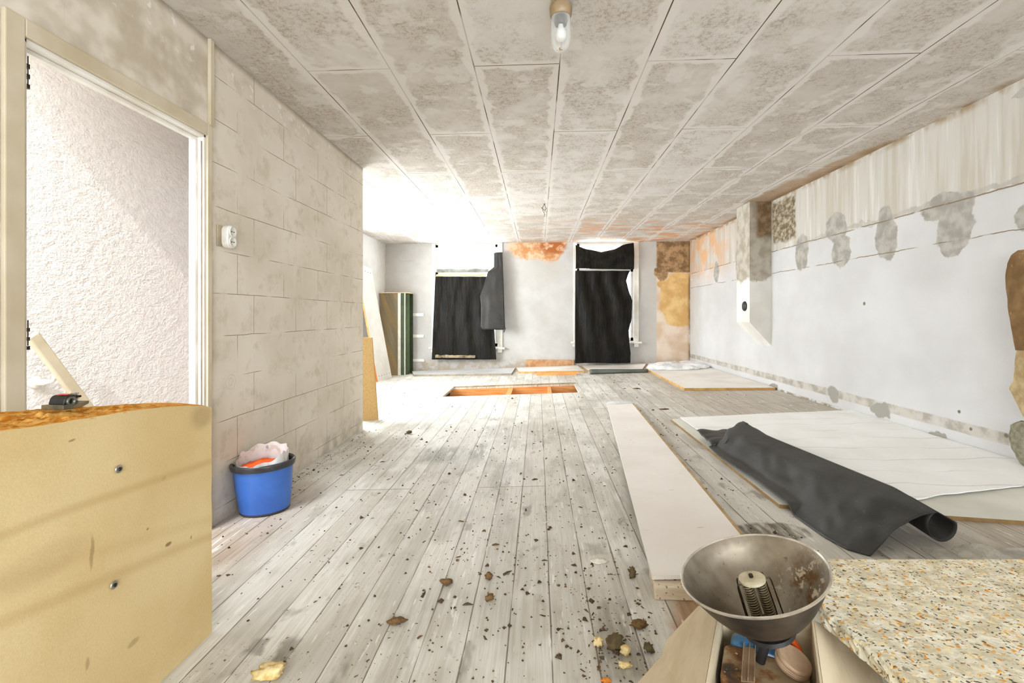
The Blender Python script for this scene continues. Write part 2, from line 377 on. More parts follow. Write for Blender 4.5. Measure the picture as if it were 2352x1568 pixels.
def m_foam():
    n = NB('yellow_foam_block_face', True); v = yz(n)
    q = n.sep(n.warp(v, 1.2, 0.04, 2))
    a = n.noise(n.P, 2.5, 5, 0.55); fine = n.noise(n.P, 170, 3, 0.7)
    col = n.mix(n.map(a, 0.32, 0.7), lin((224, 202, 154)), lin((212, 186, 134)))
    col = n.mix(n.mul(n.map(fine, 0.35, 0.7), 0.18), col, lin((190, 152, 92)))
    for (p0, p1, wd, k) in (((0, 1232), (480, 1060), 0.020, 0.34), ((0, 1430), (480, 1235), 0.026, 0.30), ((0, 1340), (330, 1240), 0.03, 0.15)):
        a0 = wx(*p0, -1.14); a1 = wx(*p1, -1.14); sl = (a1[1] - a0[1]) / (a1[0] - a0[0])
        d = n.math('ABSOLUTE', n.math('SUBTRACT', q[1], n.math('ADD', n.mul(q[0], sl), a0[1] - sl * a0[0])))
        col = n.mix(n.mul(n.map(d, wd, 0.0), k), col, lin((176, 140, 84)))
    vs = n.warp(n.warp(v, 30, 0.008), 6, 0.02)
    M = [(388, 1250, 0.012, 0.006, 0.8), (210, 1270, 0.005, 0.04, 0.45), (305, 1475, 0.018, 0.009, 0.4), (200, 1525, 0.005, 0.015, 0.4), (378, 1100, 0.01, 0.006, 0.2), (165, 1010, 0.008, 0.003, 0.6), (340, 1213, 0.004, 0.003, 0.7), (440, 1233, 0.003, 0.005, 0.6), (90, 1300, 0.12, 0.04, 0.12)]
    for (px, py, rx, ry, k) in M:
        u, z = wx(px, py, -1.14); col = n.mix(n.mul(n.ell(vs, u, z, rx, ry, 0.35), k), col, lin((120, 92, 52)))
    u, z = wx(465, 955, -1.14)
    col = n.mix(n.mul(n.ell(vs, u, z, 0.05, 0.04, 0.5), 0.45), col, lin((150, 122, 84)))
    # the cut edge is a deeper orange
    col = n.mix(n.map(q[0], 1.600, 1.625), col, lin((222, 160, 72)))
    n.bump(n.math('ADD', fine, n.mul(a, 0.5)), 0.2, 0.002)
    return n.out(col, 0.9, spec=0.2)

def m_terrazzo():
    n = NB('speckled_chip_foam'); v = n.warp(n.P, 20, 0.02, 2)
    col = n.mix(n.map(n.noise(n.P, 25, 5), 0.35, 0.65), lin((226, 220, 200)), lin((196, 185, 156)))
    def chips(seed, sc, th, keep, c, s=(0.8, 1.15, 1)):
        nonlocal col
        vv = n.vm('ADD', n.vm('MULTIPLY', v, s), (seed, seed * 1.7, 0))
        d = n.vor(vv, sc); k = n.sep(n.vor(vv, sc, 1.0, 'Color'))[0]
        m = n.mul(n.map(d, th, th * 0.7), n.math('GREATER_THAN', k, keep))
        col = n.mix(m, col, lin(c))
    v = n.warp(v, 45, 0.03, 3)
    chips(1.0, 62, 0.42, 0.45, (226, 208, 166)); chips(7.0, 95, 0.36, 0.62, (212, 176, 110))
    chips(3.0, 80, 0.36, 0.66, (214, 152, 66)); chips(5.0, 88, 0.34, 0.62, (150, 140, 118))
    chips(9.0, 98, 0.33, 0.60, (84, 76, 58)); chips(13.0, 120, 0.3, 0.72, (126, 92, 50))
    n.bump(n.vor(v, 70), 0.35, 0.004)
    return n.out(col, 0.9)

def m_pan():
    n = NB('worn_aluminium_bowl'); P = n.P
    a = n.noise(P, 9, 6, 0.65); b = n.noise(P, 60, 4, 0.7)
    col = n.mix(n.map(a, 0.35, 0.65), lin((158, 150, 136)), lin((128, 118, 102)))
    vp = n.warp(n.warp(P, 14, 0.06, 5), 5, 0.05, 2)
    ru = n.map(n.vm('LENGTH', n.vm('MULTIPLY', n.vm('SUBTRACT', vp, (0.094, -0.005, 0.065)), (1 / 0.075, 1 / 0.115, 1 / 0.10))), 1.15, 0.45)
    col = n.mix(n.mul(ru, n.map(n.noise(P, 24, 6, 0.7), 0.40, 0.66)), col, lin((122, 90, 56)))
    col = n.mix(n.mul(ru, n.map(n.noise(P, 40, 5, 0.7), 0.56, 0.62)), col, lin((214, 200, 178)))
    col = n.mix(n.mul(n.map(b, 0.62, 0.7), 0.5), col, lin((84, 66, 48)))
    n.bump(b, 0.12, 0.002)
    return n.out(col, n.math('ADD', n.mul(ru, 0.3), 0.38), 0.75)

def m_rusty():
    n = NB('rusty_tin'); P = n.P
    a = n.noise(P, 18, 7, 0.7)
    col = n.mix(n.map(a, 0.40, 0.6), lin((168, 146, 112)), lin((140, 92, 46)))
    col = n.mix(n.map(n.noise(P, 9, 5, 0.7), 0.55, 0.66), col, lin((66, 54, 42)))
    col = n.mix(n.map(n.noise(P, 70, 3), 0.68, 0.72), col, lin((216, 204, 176)))
    n.bump(a, 0.3, 0.003)
    return n.out(col, 0.5, 0.1)

def m_black_membrane():
    n = NB('black_roofing_membrane'); P = n.P
    col = n.mix(n.map(n.noise(P, 3.5, 5), 0.35, 0.7), lin((58, 58, 55)), lin((42, 41, 38)))
    col = n.mix(n.mul(n.map(n.noise(P, 60, 4), 0.62, 0.75), 0.3), col, lin((110, 108, 102)))
    n.bump(n.noise(P, 5, 5), 0.4, 0.02)
    return n.out(col, 0.55, spec=0.5)

def m_black_plastic():
    n = NB('black_plastic_film'); P = n.P
    col = n.mix(n.map(n.noise(n.vm('MULTIPLY', P, (3, 1, 1)), 3, 5), 0.4, 0.7), lin((30, 27, 22)), lin((17, 16, 13)))
    col = n.mix(n.mul(n.map(n.noise(P, 30, 4), 0.68, 0.74), 0.2), col, lin((110, 104, 92)))
    n.bump(n.noise(n.vm('MULTIPLY', P, (5, 1, 0.8)), 3.2, 5, 0.6), 0.6, 0.03)
    return n.out(col, 0.5, spec=0.12)

def m_wrinkled_sheet():
    n = NB('wrinkled_white_sheet'); q = n.sep(n.P)
    t = n.math('ADD', n.mul(q[1], 4.3), n.math('ADD', n.mul(q[0], 0.3), n.mul(n.noise(n.vm('MULTIPLY', n.P, (1, 0.6, 1)), 1.3, 2, 0.5), 1.6)))
    t = n.math('ADD', t, n.mul(n.noise(n.P, 9, 2), 0.10))
    row = n.math('FLOOR', t); d = n.math('ABSOLUTE', n.math('SUBTRACT', n.math('FRACT', t), 0.5))
    vis = n.map(n.noise(n.comb(n.mul(q[0], 1.1), n.mul(row, 3.7), 0.0), 1.2, 2), 0.38, 0.56)
    cr = n.mul(n.map(d, 0.030, 0.0), vis)
    col = n.mix(n.map(n.noise(n.P, 3, 5), 0.35, 0.7), lin((248, 247, 244)), lin((242, 240, 235)))
    col = n.mix(n.mul(cr, 0.6), col, lin((158, 150, 136)))
    n.bump(n.noise(n.P, 6, 3), 0.12, 0.01)
    return n.out(col, 0.6)

def m_green_panel():
    n = NB('varnished_cabinet_side'); v = n.P
    q = n.sep(n.warp(v, 1.5, 0.15, 3))
    s = n.math('ADD', n.mul(q[2], 0.35), n.mul(q[0], 1.0))
    g = n.noise(n.comb(n.mul(s, 4.0), n.mul(q[2], 0.3), 0.0), 1.6, 4)
    col = n.mix(n.map(g, 0.25, 0.75), lin((104, 100, 80)), lin((150, 118, 66)))
    col = n.mix(n.mul(n.map(n.noise(v, 60, 3), 0.45, 0.7), 0.3), col, lin((84, 78, 58)))
    return n.out(col, 0.4)

def m_glass():
    n = NB('window_glass'); n.b.inputs['Transmission Weight'].default_value = 1.0; n.b.inputs['IOR'].default_value = 1.02
    n.b.inputs['Alpha'].default_value = 0.25
    return n.out((0.95, 0.97, 0.98, 1), n.map(n.noise(n.P, 20), 0.2, 0.8, 0.0, 0.05))
def m_clear(name, col, rough, alpha, scale=15):
    n = NB(name); n.put(n.b.inputs['Alpha'], n.map(n.noise(n.P, scale, 5), 0.35, 0.65, alpha * 0.6, min(1, alpha * 1.4)))
    n.bump(n.noise(n.P, scale * 1.2, 4), 0.5, 0.01)
    return n.out(lin(col), rough)

# ------------------------------------------------------------------ mesh helpers
def box(bm, a, b, m=None):
    """axis-aligned box, optionally sent through matrix m"""
    r = bmesh.ops.create_cube(bm, size=1)
    a, b = Vector(a), Vector(b); c = (a + b) / 2; s = b - a
    M = Matrix.Translation(c) @ Matrix.Diagonal((abs(s.x), abs(s.y), abs(s.z), 1))
    if m is not None: M = m @ M
    bmesh.ops.transform(bm, matrix=M, verts=r['verts'])
    return r['verts']
def prism(bm, pts, off):
    """closed solid from a polygon (list of points) pushed along the vector off"""
    off = Vector(off)
    a = [bm.verts.new(Vector(p)) for p in pts]; b = [bm.verts.new(Vector(p) + off) for p in pts]
    bm.faces.new(a[::-1]); bm.faces.new(b)
    for i in range(len(pts)):
        j = (i + 1) % len(pts); bm.faces.new((a[i], a[j], b[j], b[i]))
def tube(bm, pts, r, seg=10, caps=True):
    pts = [Vector(p) for p in pts]; rs = r if isinstance(r, (list, tuple)) else [r] * len(pts)
    rings = []; up = None
    for i, p in enumerate(pts):
        d = (pts[min(i + 1, len(pts) - 1)] - pts[max(i - 1, 0)]).normalized()
        if up is None:
            up = Vector((0, 0, 1)) if abs(d.z) < 0.9 else Vector((1, 0, 0))
        x = d.cross(up).normalized(); y = x.cross(d).normalized(); up = y
        rings.append([bm.verts.new(p + x * rs[i] * math.cos(2 * math.pi * k / seg) + y * rs[i] * math.sin(2 * math.pi * k / seg)) for k in range(seg)])
    for i in range(len(rings) - 1):
        for k in range(seg):
            bm.faces.new((rings[i][k], rings[i][(k + 1) % seg], rings[i + 1][(k + 1) % seg], rings[i + 1][k]))
    if caps:
        bm.faces.new(rings[0][::-1]); bm.faces.new(rings[-1])
def lathe(bm, prof, seg=48, M=None, sx=1.0, sy=1.0, wob=None):
    rings = []; allv = []
    for j, (r, z) in enumerate(prof):
        if r < 1e-6: ring = [bm.verts.new((0, 0, z))]
        else:
            ring = []
            for k in range(seg):
                a = 2 * math.pi * k / seg; q = wob(a, j) if wob else (0, 0)
                ring.append(bm.verts.new(((r + q[0]) * math.cos(a) * sx, (r + q[0]) * math.sin(a) * sy, z + q[1])))
        rings.append(ring); allv += ring
    for a, b in zip(rings, rings[1:]):
        for k in range(seg):
            l = (k + 1) % seg
            if len(a) == 1 and len(b) == 1: continue
            if len(a) == 1: bm.faces.new((a[0], b[l], b[k]))
            elif len(b) == 1: bm.faces.new((a[k], a[l], b[0]))
            else: bm.faces.new((a[k], a[l], b[l], b[k]))
    if M is not None: bmesh.ops.transform(bm, matrix=M, verts=allv)
def sheet(bm, f, nu, nv, th=0.0):
    """grid surface f(u,v) in 0..1, given a thickness th against its normal"""
    g = [[Vector(f(i / nu, j / nv)) for j in range(nv + 1)] for i in range(nu + 1)]
    def nrm(i, j):
        a = g[min(i + 1, nu)][j] - g[max(i - 1, 0)][j]; b = g[i][min(j + 1, nv)] - g[i][max(j - 1, 0)]
        return a.cross(b).normalized()
    A = [[bm.verts.new(g[i][j]) for j in range(nv + 1)] for i in range(nu + 1)]
    for i in range(nu):
        for j in range(nv): bm.faces.new((A[i][j], A[i + 1][j], A[i + 1][j + 1], A[i][j + 1]))
    if th:
        B = [[bm.verts.new(g[i][j] - nrm(i, j) * th) for j in range(nv + 1)] for i in range(nu + 1)]
        for i in range(nu):
            for j in range(nv): bm.faces.new((B[i][j], B[i][j + 1], B[i + 1][j + 1], B[i + 1][j]))
        for i in range(nu):
            bm.faces.new((A[i][0], B[i][0], B[i + 1][0], A[i + 1][0])); bm.faces.new((A[i][nv], A[i + 1][nv], B[i + 1][nv], B[i][nv]))
        for j in range(nv):
            bm.faces.new((A[0][j], A[0][j + 1], B[0][j + 1], B[0][j])); bm.faces.new((A[nu][j], B[nu][j], B[nu][j + 1], A[nu][j + 1]))
def interp(tab, x):
    if x <= tab[0][0]: return tab[0][1]
    for (a, fa), (b, fb) in zip(tab, tab[1:]):
        if x <= b: t = (x - a) / (b - a); return fa + (fb - fa) * t
    return tab[-1][1]
def nz(x, y, z=0.0): return mnoise.noise(Vector((x, y, z)))

def props(o, label=None, cat=None, group=None, kind=None):
    if label: o['label'] = label
    if cat: o['category'] = cat
    if group: o['group'] = group
    if kind: o['kind'] = kind
    return o
def root(name, loc, label, cat, group=None):
    o = bpy.data.objects.new(name, None); COL.objects.link(o); o.location = loc; o.empty_display_size = 0.05
    return props(o, label, cat, group)
def obj(name, bm, m, parent=None, smooth=False, bevel=0.0, world_mat=False, origin=None, auto=None):
    """link a bmesh built in room coordinates as one mesh object; moved to its own base unless the material reads room coordinates"""
    bmesh.ops.recalc_face_normals(bm, faces=bm.faces)
    off = Vector((0, 0, 0))
    if parent is not None:
        bmesh.ops.transform(bm, matrix=Matrix.Translation(-parent_world(parent)), verts=bm.verts)
    elif not world_mat:
        xs = [v.co for v in bm.verts]
        off = origin or Vector(((min(c.x for c in xs) + max(c.x for c in xs)) / 2, (min(c.y for c in xs) + max(c.y for c in xs)) / 2, min(c.z for c in xs)))
        bmesh.ops.transform(bm, matrix=Matrix.Translation(-off), verts=bm.verts)
    me = bpy.data.meshes.new(name); bm.to_mesh(me); bm.free()
    for p in me.polygons: p.use_smooth = smooth
    ms = m if isinstance(m, (list, tuple)) else [m]
    for x in ms: me.materials.append(x)
    o = bpy.data.objects.new(name, me); COL.objects.link(o); o.location = off
    if parent is not None: o.parent = parent
    if bevel:
        b = o.modifiers.new('bevel', 'BEVEL'); b.width = bevel; b.segments = 2; b.limit_method = 'ANGLE'
    if smooth and auto:
        try: me.set_sharp_from_angle(angle=math.radians(auto))
        except Exception: pass
    return o
def parent_world(p):
    v = Vector(p.location)
    while p.parent is not None: p = p.parent; v += Vector(p.location)
    return v
def struct(name, bm, m, **k):
    o = obj(name, bm, m, world_mat=True, **k); o['kind'] = 'structure'; return o
def part(name, bm, m, parent, **k):
    return obj(name, bm, m, parent=parent, **k)
BM = bmesh.new

# ------------------------------------------------------------------ materials in use
M_L, M_R, M_B, M_C, M_F = m_wall_left(), m_wall_right(), m_wall_back(), m_ceiling(), m_floor()
M_PL = m_wall_plain()
M_FRAME = mat('cream_gloss_paint', (212, 200, 176), (196, 180, 150), 3, 0.45, bump=0.08)
M_WPAINT = mat('white_gloss_paint', (236, 232, 224), (220, 212, 198), 4, 0.4, bump=0.06)
M_STEEL = mat('dark_hinge_steel', (74, 66, 54), (48, 40, 32), 30, 0.45, 0.7)
M_BRIGHT = mat('bright_steel', (190, 186, 178), (160, 154, 144), 30, 0.3, 0.9)
M_OAK = mat('orange_pine', (228, 160, 92), (204, 128, 62), 6, 0.6, stretch=(0.6, 6, 6))
M_PINE = mat('pale_pine', (226, 204, 168), (200, 170, 124), 6, 0.65, stretch=(0.6, 6, 6))
M_TAN = mat('tan_board_edge', (200, 158, 92), (176, 132, 70), 10, 0.75)
M_WBOARD = mat('white_faced_board', (238, 234, 226), (224, 218, 208), 2.0, 0.55, bump=0.05)
M_CARD = mat('cardboard', (220, 204, 174), (206, 188, 154), 5, 0.85, bump=0.1, stretch=(1, 1, 8))
M_CARDIN = mat('cardboard_inside', (120, 98, 66), (96, 76, 48), 6, 0.9)
M_WHITEP = mat('white_plastic', (232, 228, 218), (222, 216, 204), 12, 0.35, bump=0.03)
M_RUBBER = mat('black_rubber', (40, 38, 36), (26, 25, 24), 20, 0.5)
M_MEM, M_BLK = m_black_membrane(), m_black_plastic()

# ------------------------------------------------------------------ setting
HX0, HY0, HX1, HY1 = F(1040, 886).x, 0, 0, 0
h0 = F(1018, 907); h1 = F(1326, 905); h2 = F(1050, 886); h3 = F(1326, 885)
HX0, HX1, HY0, HY1 = (h0.x + h2.x) / 2, (h1.x + h3.x) / 2, (h0.y + h1.y) / 2, (h2.y + h3.y) / 2
bm = BM()
XA, XB_, YA, YZ = -4.2, XR + 0.12, YR - 0.12, YB + 0.12
xs = [XA, HX0, HX1, XB_]; ys = [YA, HY0, HY1, YZ]
for i in range(3):
    for j in range(3):
        if i == 1 and j == 1: continue
        x0, x1, y0, y1 = xs[i], xs[i + 1], ys[j], ys[j + 1]
        prism(bm, [onfloor(x0, y0), onfloor(x1, y0), onfloor(x1, y1), onfloor(x0, y1)], (0, 0, -0.024))
bmesh.ops.remove_doubles(bm, verts=bm.verts, dist=1e-5)
struct('floor', bm, M_F)
bm = BM()
prism(bm, [onfloor(XA, YA, -0.3), onfloor(XB_, YA, -0.3), onfloor(XB_, YZ, -0.3), onfloor(XA, YZ, -0.3)], (0, 0, -0.06))
struct('trim_1', bm, mat('dusty_deck', (206, 180, 148), (170, 140, 104), 5, 0.9))['label'] = 'boarding under the floor seen through the open hatch'

bm = BM(); box(bm, (XL - 0.07, YR - 0.1, ZC), (XR + 0.1, YB + 0.1, ZC + 0.15)); box(bm, (XLL - 0.1, YP - 0.12, ZC), (XL - 0.07, YB + 0.1, ZC + 0.15)); struct('ceiling', bm, M_C)

# block partition with the doorway
DY0 = onX(48, 400, XL).y; DY1 = onX(470, 400, XL).y
DZ = onX(470, 311, XL).z
bm = BM()
zb = -0.15
TP = 0.07
box(bm, (XL - TP, YR, zb), (XL, DY0, ZC)); box(bm, (XL - TP, DY0, DZ), (XL, DY1, ZC)); box(bm, (XL - TP, DY1, zb), (XL, YP, ZC))
struct('wall_left', bm, M_L)
bm = BM(); box(bm, (XR, YR, zb), (XR + 0.12, YB + 0.1, ZC)); struct('wall_right', bm, M_R)

# back wall with the two window openings
W1 = (onY(1000, 700, YB).x, onY(1143, 700, YB).x, onY(1070, 795, YB).z, ZC - 0.03)
W2 = (onY(1325, 700, YB).x, onY(1455, 700, YB).x, onY(1400, 782, YB).z, ZC - 0.03)
bm = BM()
T = 0.12
box(bm, (XLL - 0.1, YB, zb), (W1[0], YB + T, ZC)); box(bm, (W1[1], YB, zb), (W2[0], YB + T, ZC)); box(bm, (W2[1], YB, zb), (XR + 0.1, YB + T, ZC))
for W in (W1, W2):
    box(bm, (W[0], YB, zb), (W[1], YB + T, W[2])); box(bm, (W[0], YB, W[3]), (W[1], YB + T, ZC))
struct('wall_back', bm, M_B)
# far left wall with the side window that is out of sight behind the partition
bm = BM()
box(bm, (XLL - 0.1, YP, zb), (XLL, 5.45, ZC)); box(bm, (XLL - 0.1, 7.75, zb), (XLL, YB, ZC))
box(bm, (XLL - 0.1, 5.45, zb), (XLL, 7.75, 0.65)); box(bm, (XLL - 0.1, 5.45, 2.35), (XLL, 7.75, ZC))
struct('wall_left_far', bm, M_PL)
bm = BM(); box(bm, (XLL - 0.1, YP - 0.12, zb), (XL - 0.07, YP, ZC)); struct('wall_recess', bm, M_PL)
bm = BM()
box(bm, (-1.9, YR - 0.1, zb), (-1.1, YR, ZC)); box(bm, (2.3, YR - 0.1, zb), (XR, YR, ZC)); box(bm, (-1.1, YR - 0.1, zb), (2.3, YR, 0.8)); box(bm, (-1.1, YR - 0.1, 2.3), (2.3, YR, ZC))
struct('wall_rear', bm, M_PL)
# hallway behind the door: stucco wall, near end and far end
bm = BM(); box(bm, (XH - 0.1, -0.3, -1.6), (XH, YP - 0.12, 3.4)); struct('wall_hall', bm, m_stucco())
bm = BM(); box(bm, (XH, YP - 0.24, -1.6), (XL - 0.071, YP - 0.125, 3.4)); struct('wall_hall_end', bm, m_wall_plain('hall_plaster', (240, 228, 224), (228, 214, 208)))  # unseen end wall, put in to keep hallway light from spilling
# the skylight side of the hallway ceiling: solid from the bright edge onwards
bm = BM(); box(bm, (XH, 1.72, 2.75), (XL - 0.071, YP - 0.24, 2.87)); struct('ceiling_hall', bm, M_PL)

def window(n, W, mull):
    r = bpy.data.objects.new('window_%d' % n, None); COL.objects.link(r); r.location = ((W[0] + W[1]) / 2, YB, W[2]); r['kind'] = 'structure'
    bm = BM(); x0, x1, z0, z1 = W; fy0, fy1 = YB + 0.03, YB + 0.09
    for a, b in (((x0, z0), (x0 + 0.05, z1)), ((x1 - 0.05, z0), (x1, z1)), ((x0, z1 - 0.05), (x1, z1)), ((x0, z0), (x1, z0 + 0.06)), ((x0, mull - 0.03), (x1, mull + 0.03))):
        box(bm, (a[0], fy0, a[1]), (b[0], fy1, b[1]))
    part('frame', bm, M_WPAINT, r)
    bm = BM()
    for a, b in (((x0 - 0.07, z0 - 0.02), (x0, ZC - 0.002)), ((x1, z0 - 0.02), (x1 + 0.10, ZC - 0.002))):
        box(bm, (a[0], YB - 0.03, a[1]), (b[0], YB - 0.001, b[1]))
    part('casing', bm, M_WPAINT, r, bevel=0.004)
    bm = BM(); box(bm, (x0 - 0.12, YB - 0.09, z0 - 0.05), (x1 + 0.15, YB + 0.03, z0 - 0.015))
    box(bm, (x0 - 0.08, YB - 0.05, z0 - 0.12), (x0 - 0.01, YB - 0.001, z0 - 0.05)); box(bm, (x1, YB - 0.05, z0 - 0.12), (x1 + 0.09, YB - 0.001, z0 - 0.05))
    part('window_sill', bm, M_WPAINT, r, bevel=0.004)
    bm = BM(); box(bm, (x0 + 0.05, YB + 0.055, z0 + 0.06), (x1 - 0.05, YB + 0.06, z1 - 0.05)); part('pane', bm, m_glass() if n == 1 else bpy.data.materials['window_glass'], r)
window(1, W1, onY(1070, 628, YB).z)
window(2, W2, onY(1400, 620, YB).z)
bm = BM()
for a, b in (((5.45, 0.65), (5.5, 2.35)), ((7.7, 0.65), (7.75, 2.35)), ((6.57, 0.65), (6.63, 2.35)), ((5.45, 2.3), (7.75, 2.35)), ((5.45, 0.65), (7.75, 0.7))):
    box(bm, (XLL - 0.08, a[0], a[1]), (XLL - 0.02, b[0], b[1]))
struct('window_3', bm, M_WPAINT)
bm = BM()
for a, b in (((-1.1, 0.8), (-1.04, 2.3)), ((2.24, 0.8), (2.3, 2.3)), ((0.57, 0.8), (0.63, 2.3)), ((-1.1, 2.24), (2.3, 2.3)), ((-1.1, 0.8), (2.3, 0.86))):
    box(bm, (a[0], YR - 0.08, a[1]), (b[0], YR - 0.02, b[1]))
struct('window_4', bm, M_WPAINT)

# door frame in the partition: casing, lining with stop bead, hinges
dr = bpy.data.objects.new('door_1', None); COL.objects.link(dr); dr.location = (XL, (DY0 + DY1) / 2, 0.0); dr['kind'] = 'structure'
CW = 0.062
bm = BM()
zt = DZ + CW
box(bm, (XL + 0.0005, DY0 - CW, fz(XL)), (XL + 0.018, DY0, zt)); box(bm, (XL + 0.0005, DY1, fz(XL)), (XL + 0.018, DY1 + CW * 0.55, zt)); box(bm, (XL + 0.0005, DY0, DZ), (XL + 0.018, DY1, zt))
part('casing', bm, M_FRAME, dr, bevel=0.004)
bm = BM()
for (y0, y1, z0, z1) in ((DY0, DY0 + 0.014, fz(XL), DZ), (DY1 - 0.014, DY1, fz(XL), DZ), (DY0, DY1, DZ - 0.014, DZ)):
    box(bm, (XL - 0.076, y0, z0), (XL + 0.006, y1, z1))
part('lining', bm, M_WPAINT, dr, bevel=0.002)
bm = BM()
for (y0, y1, z0, z1) in ((DY1 - 0.030, DY1 - 0.0145, fz(XL), DZ - 0.03), (DY0 + 0.0145, DY1 - 0.0145, DZ - 0.030, DZ - 0.0145)):
    box(bm, (XL - 0.055, y0, z0), (XL - 0.028, y1, z1))
part('stop_bead', bm, M_WPAINT, dr, bevel=0.002)
for x in (XL - 0.060, XL - 0.008):
    bm = BM(); box(bm, (x, DY1 - 0.019, fz(XL)), (x + 0.005, DY1 - 0.0142, DZ - 0.035)); part('jamb_shade_strip', bm, mat('brown_jamb_shade', (150, 128, 108), None, 10, 0.6), dr)  # brown strips stand in for shadow lines on the far jamb
for (t, b) in ((122, 200), (735, 805)):
    zt_, zb_ = onX(55, t, XL).z, onX(55, b, XL).z
    bm = BM(); y = DY0 + 0.021; L = zt_ - zb_
    tube(bm, [(XL - 0.006, y + 0.006, zb_ + L * 0.15), (XL - 0.006, y + 0.006, zt_)], 0.0018, 8)
    for k in range(3):
        z = zb_ + L * (0.02 + 0.30 * k)
        tube(bm, [(XL - 0.006, y + 0.002, z), (XL - 0.006, y + 0.002, z + L * 0.12)], 0.0085, 10)
        box(bm, (XL - 0.009, y - 0.008, z), (XL - 0.003, y + 0.004, z + L * 0.12))
    hg = part('hinge', bm, M_STEEL, dr)
# upright batten over the door and ragged scrim along the ceiling joint
bm = BM(); yb = onX(480, 200, XL).y; box(bm, (XL + 0.0005, yb - 0.014, DZ + CW), (XL + 0.02, yb + 0.016, ZC - 0.002)); struct('trim_2', bm, M_FRAME, bevel=0.003)

# handrail in the hallway
p0, p1 = onX(66, 768, XH + 0.09), onX(235, 990, XH + 0.09)
hr = root('stair_handrail', (XH + 0.09, (p0.y + p1.y) / 2, p1.z), 'white wooden stair handrail sloping down the rough hallway wall', 'handrail')
bm = BM(); d = (p1 - p0); nrm = Vector((0, -d.z, d.y)).normalized() * 0.031
prism(bm, [p0 + nrm, p1 + nrm, p1 - nrm, p0 - nrm], (0.03, 0, 0)); part('rail', bm, M_FRAME, hr, bevel=0.008)
b0 = onX(82, 878, XH + 0.002); q = onX(124, 862, XH + 0.075)
bm = BM(); lathe(bm, [(0, 0.0), (0.035, 0.0), (0.03, 0.012), (0, 0.014)], 20, Matrix.Translation(b0) @ Matrix.Rotation(math.radians(90), 4, 'Y'))
tube(bm, [b0, b0 + Vector((0.04, 0.01, 0.0)), b0.lerp(q, 0.6) + Vector((0.035, 0, -0.015)), q + Vector((0.012, -0.01, -0.004)), q + Vector((0.018, 0.012, 0.004))], [0.020, 0.016, 0.010, 0.010, 0.013], 10)
part('bracket', bm, M_WHITEP, hr, smooth=True)

# chimney breast hanging from the ceiling on the right wall, its foot cut to a slope
cy0 = onX(1772, 600, XR).y; 
ck = onX(1718, 600, XR - 0.42)                # near outer corner estimate
CXO = None
# depth into the room from the lit/shaded corner at px 1719 on the near face
for k in range(200):
    X = XR - 0.002 * k
    if onX(1722, 600, X).y <= cy0 - 0.0: CXO = X; break
CXO = CXO or XR - 0.3
cyf = onX(1692, 600, CXO).y
zo = onX(1722, 740, CXO).z; zi = onX(1776, 795, XR).z
bm = BM()
prism(bm, [(XR, cy0, ZC), (CXO, cy0, ZC), (CXO, cy0, zo), (XR, cy0, zi)], (0, cyf - cy0, 0))
def m_chim():
    n = NB('patched_chimney_plaster', True); q = n.sep(n.P); a = n.noise(n.P, 2, 5)
    col = n.mix(n.map(a, 0.3, 0.7), lin((232, 229, 222)), lin((212, 207, 198)))
    zz = n.sep(n.warp(n.P, 5, 0.25, 5))[2]
    zc = onX(1745, 640, (CXO + XR) / 2).z
    col = n.mix(n.map(zz, zc - 0.02, zc + 0.02), col, n.mix(n.map(n.noise(n.P, 8, 6), 0.35, 0.65), lin((184, 176, 162)), lin((158, 148, 130))))
    zd = onX(1745, 560, (CXO + XR) / 2).z
    col = n.mix(n.mul(n.map(zz, zd, zd + 0.12), n.map(q[0], CXO + 0.06, CXO + 0.12)), col, n.mix(n.map(n.noise(n.P, 9, 6), 0.35, 0.6), lin((150, 124, 92)), lin((112, 90, 62))))
    n.bump(n.noise(n.P, 15, 4), 0.3, 0.006)
    return n.out(col, 0.85)
struct('chimney_breast', bm, m_chim())['label'] = 'grey patched chimney breast on the white wall with a sloped foot'
hp = onX(1711, 703, CXO)
bm = BM(); lathe(bm, [(0.0, 0.012), (0.045, 0.012), (0.06, 0.004), (0.066, 0.0), (0.06, 0.012), (0.0, 0.0125)], 24, Matrix.Translation((CXO - 0.003, hp.y, hp.z)) @ Matrix.Rotation(math.radians(-90), 4, 'Y'))
props(obj('flue_hole_cover', bm, M_RUBBER, smooth=True), 'sooty round stove pipe hole in the chimney breast', 'flue hole')

# thin pipe with a branch in the right back corner
bm = BM(); P0 = onY(1592, 560, YB - 0.06); P1 = onY(1597, 835, YB - 0.06)
pts = [(P0.x, YB - 0.05, ZC - 0.002)] + [(P0.x + 0.03 * t + 0.008 * math.sin(t * 9), YB - 0.05, ZC - t * (ZC - P1.z)) for t in (0.15, 0.3, 0.45, 0.6, 0.75, 0.9)] + [(P0.x + 0.03, YB - 0.05, fz(P0.x) + 0.002)]
tube(bm, pts, 0.011, 8)
props(obj('corner_pipe', bm, M_WPAINT, smooth=True), 'thin white vertical pipe in the stained back corner', 'pipe')
bm = BM(); z = onY(1596, 645, YB - 0.05).z
tube(bm, [(P0.x + 0.005, YB - 0.07, z), (XR - 0.03, YB - 0.16, z + 0.01), (XR - 0.001, YB - 0.2, z + 0.02)], 0.009, 8); tube(bm, [(P0.x + 0.012, YB - 0.07, z - 0.04), (P0.x + 0.012, YB - 0.07, z + 0.05)], 0.02, 10)
props(obj('pipe_branch', bm, M_WPAINT, smooth=True), 'short white pipe branch from corner pipe to the right wall', 'pipe')

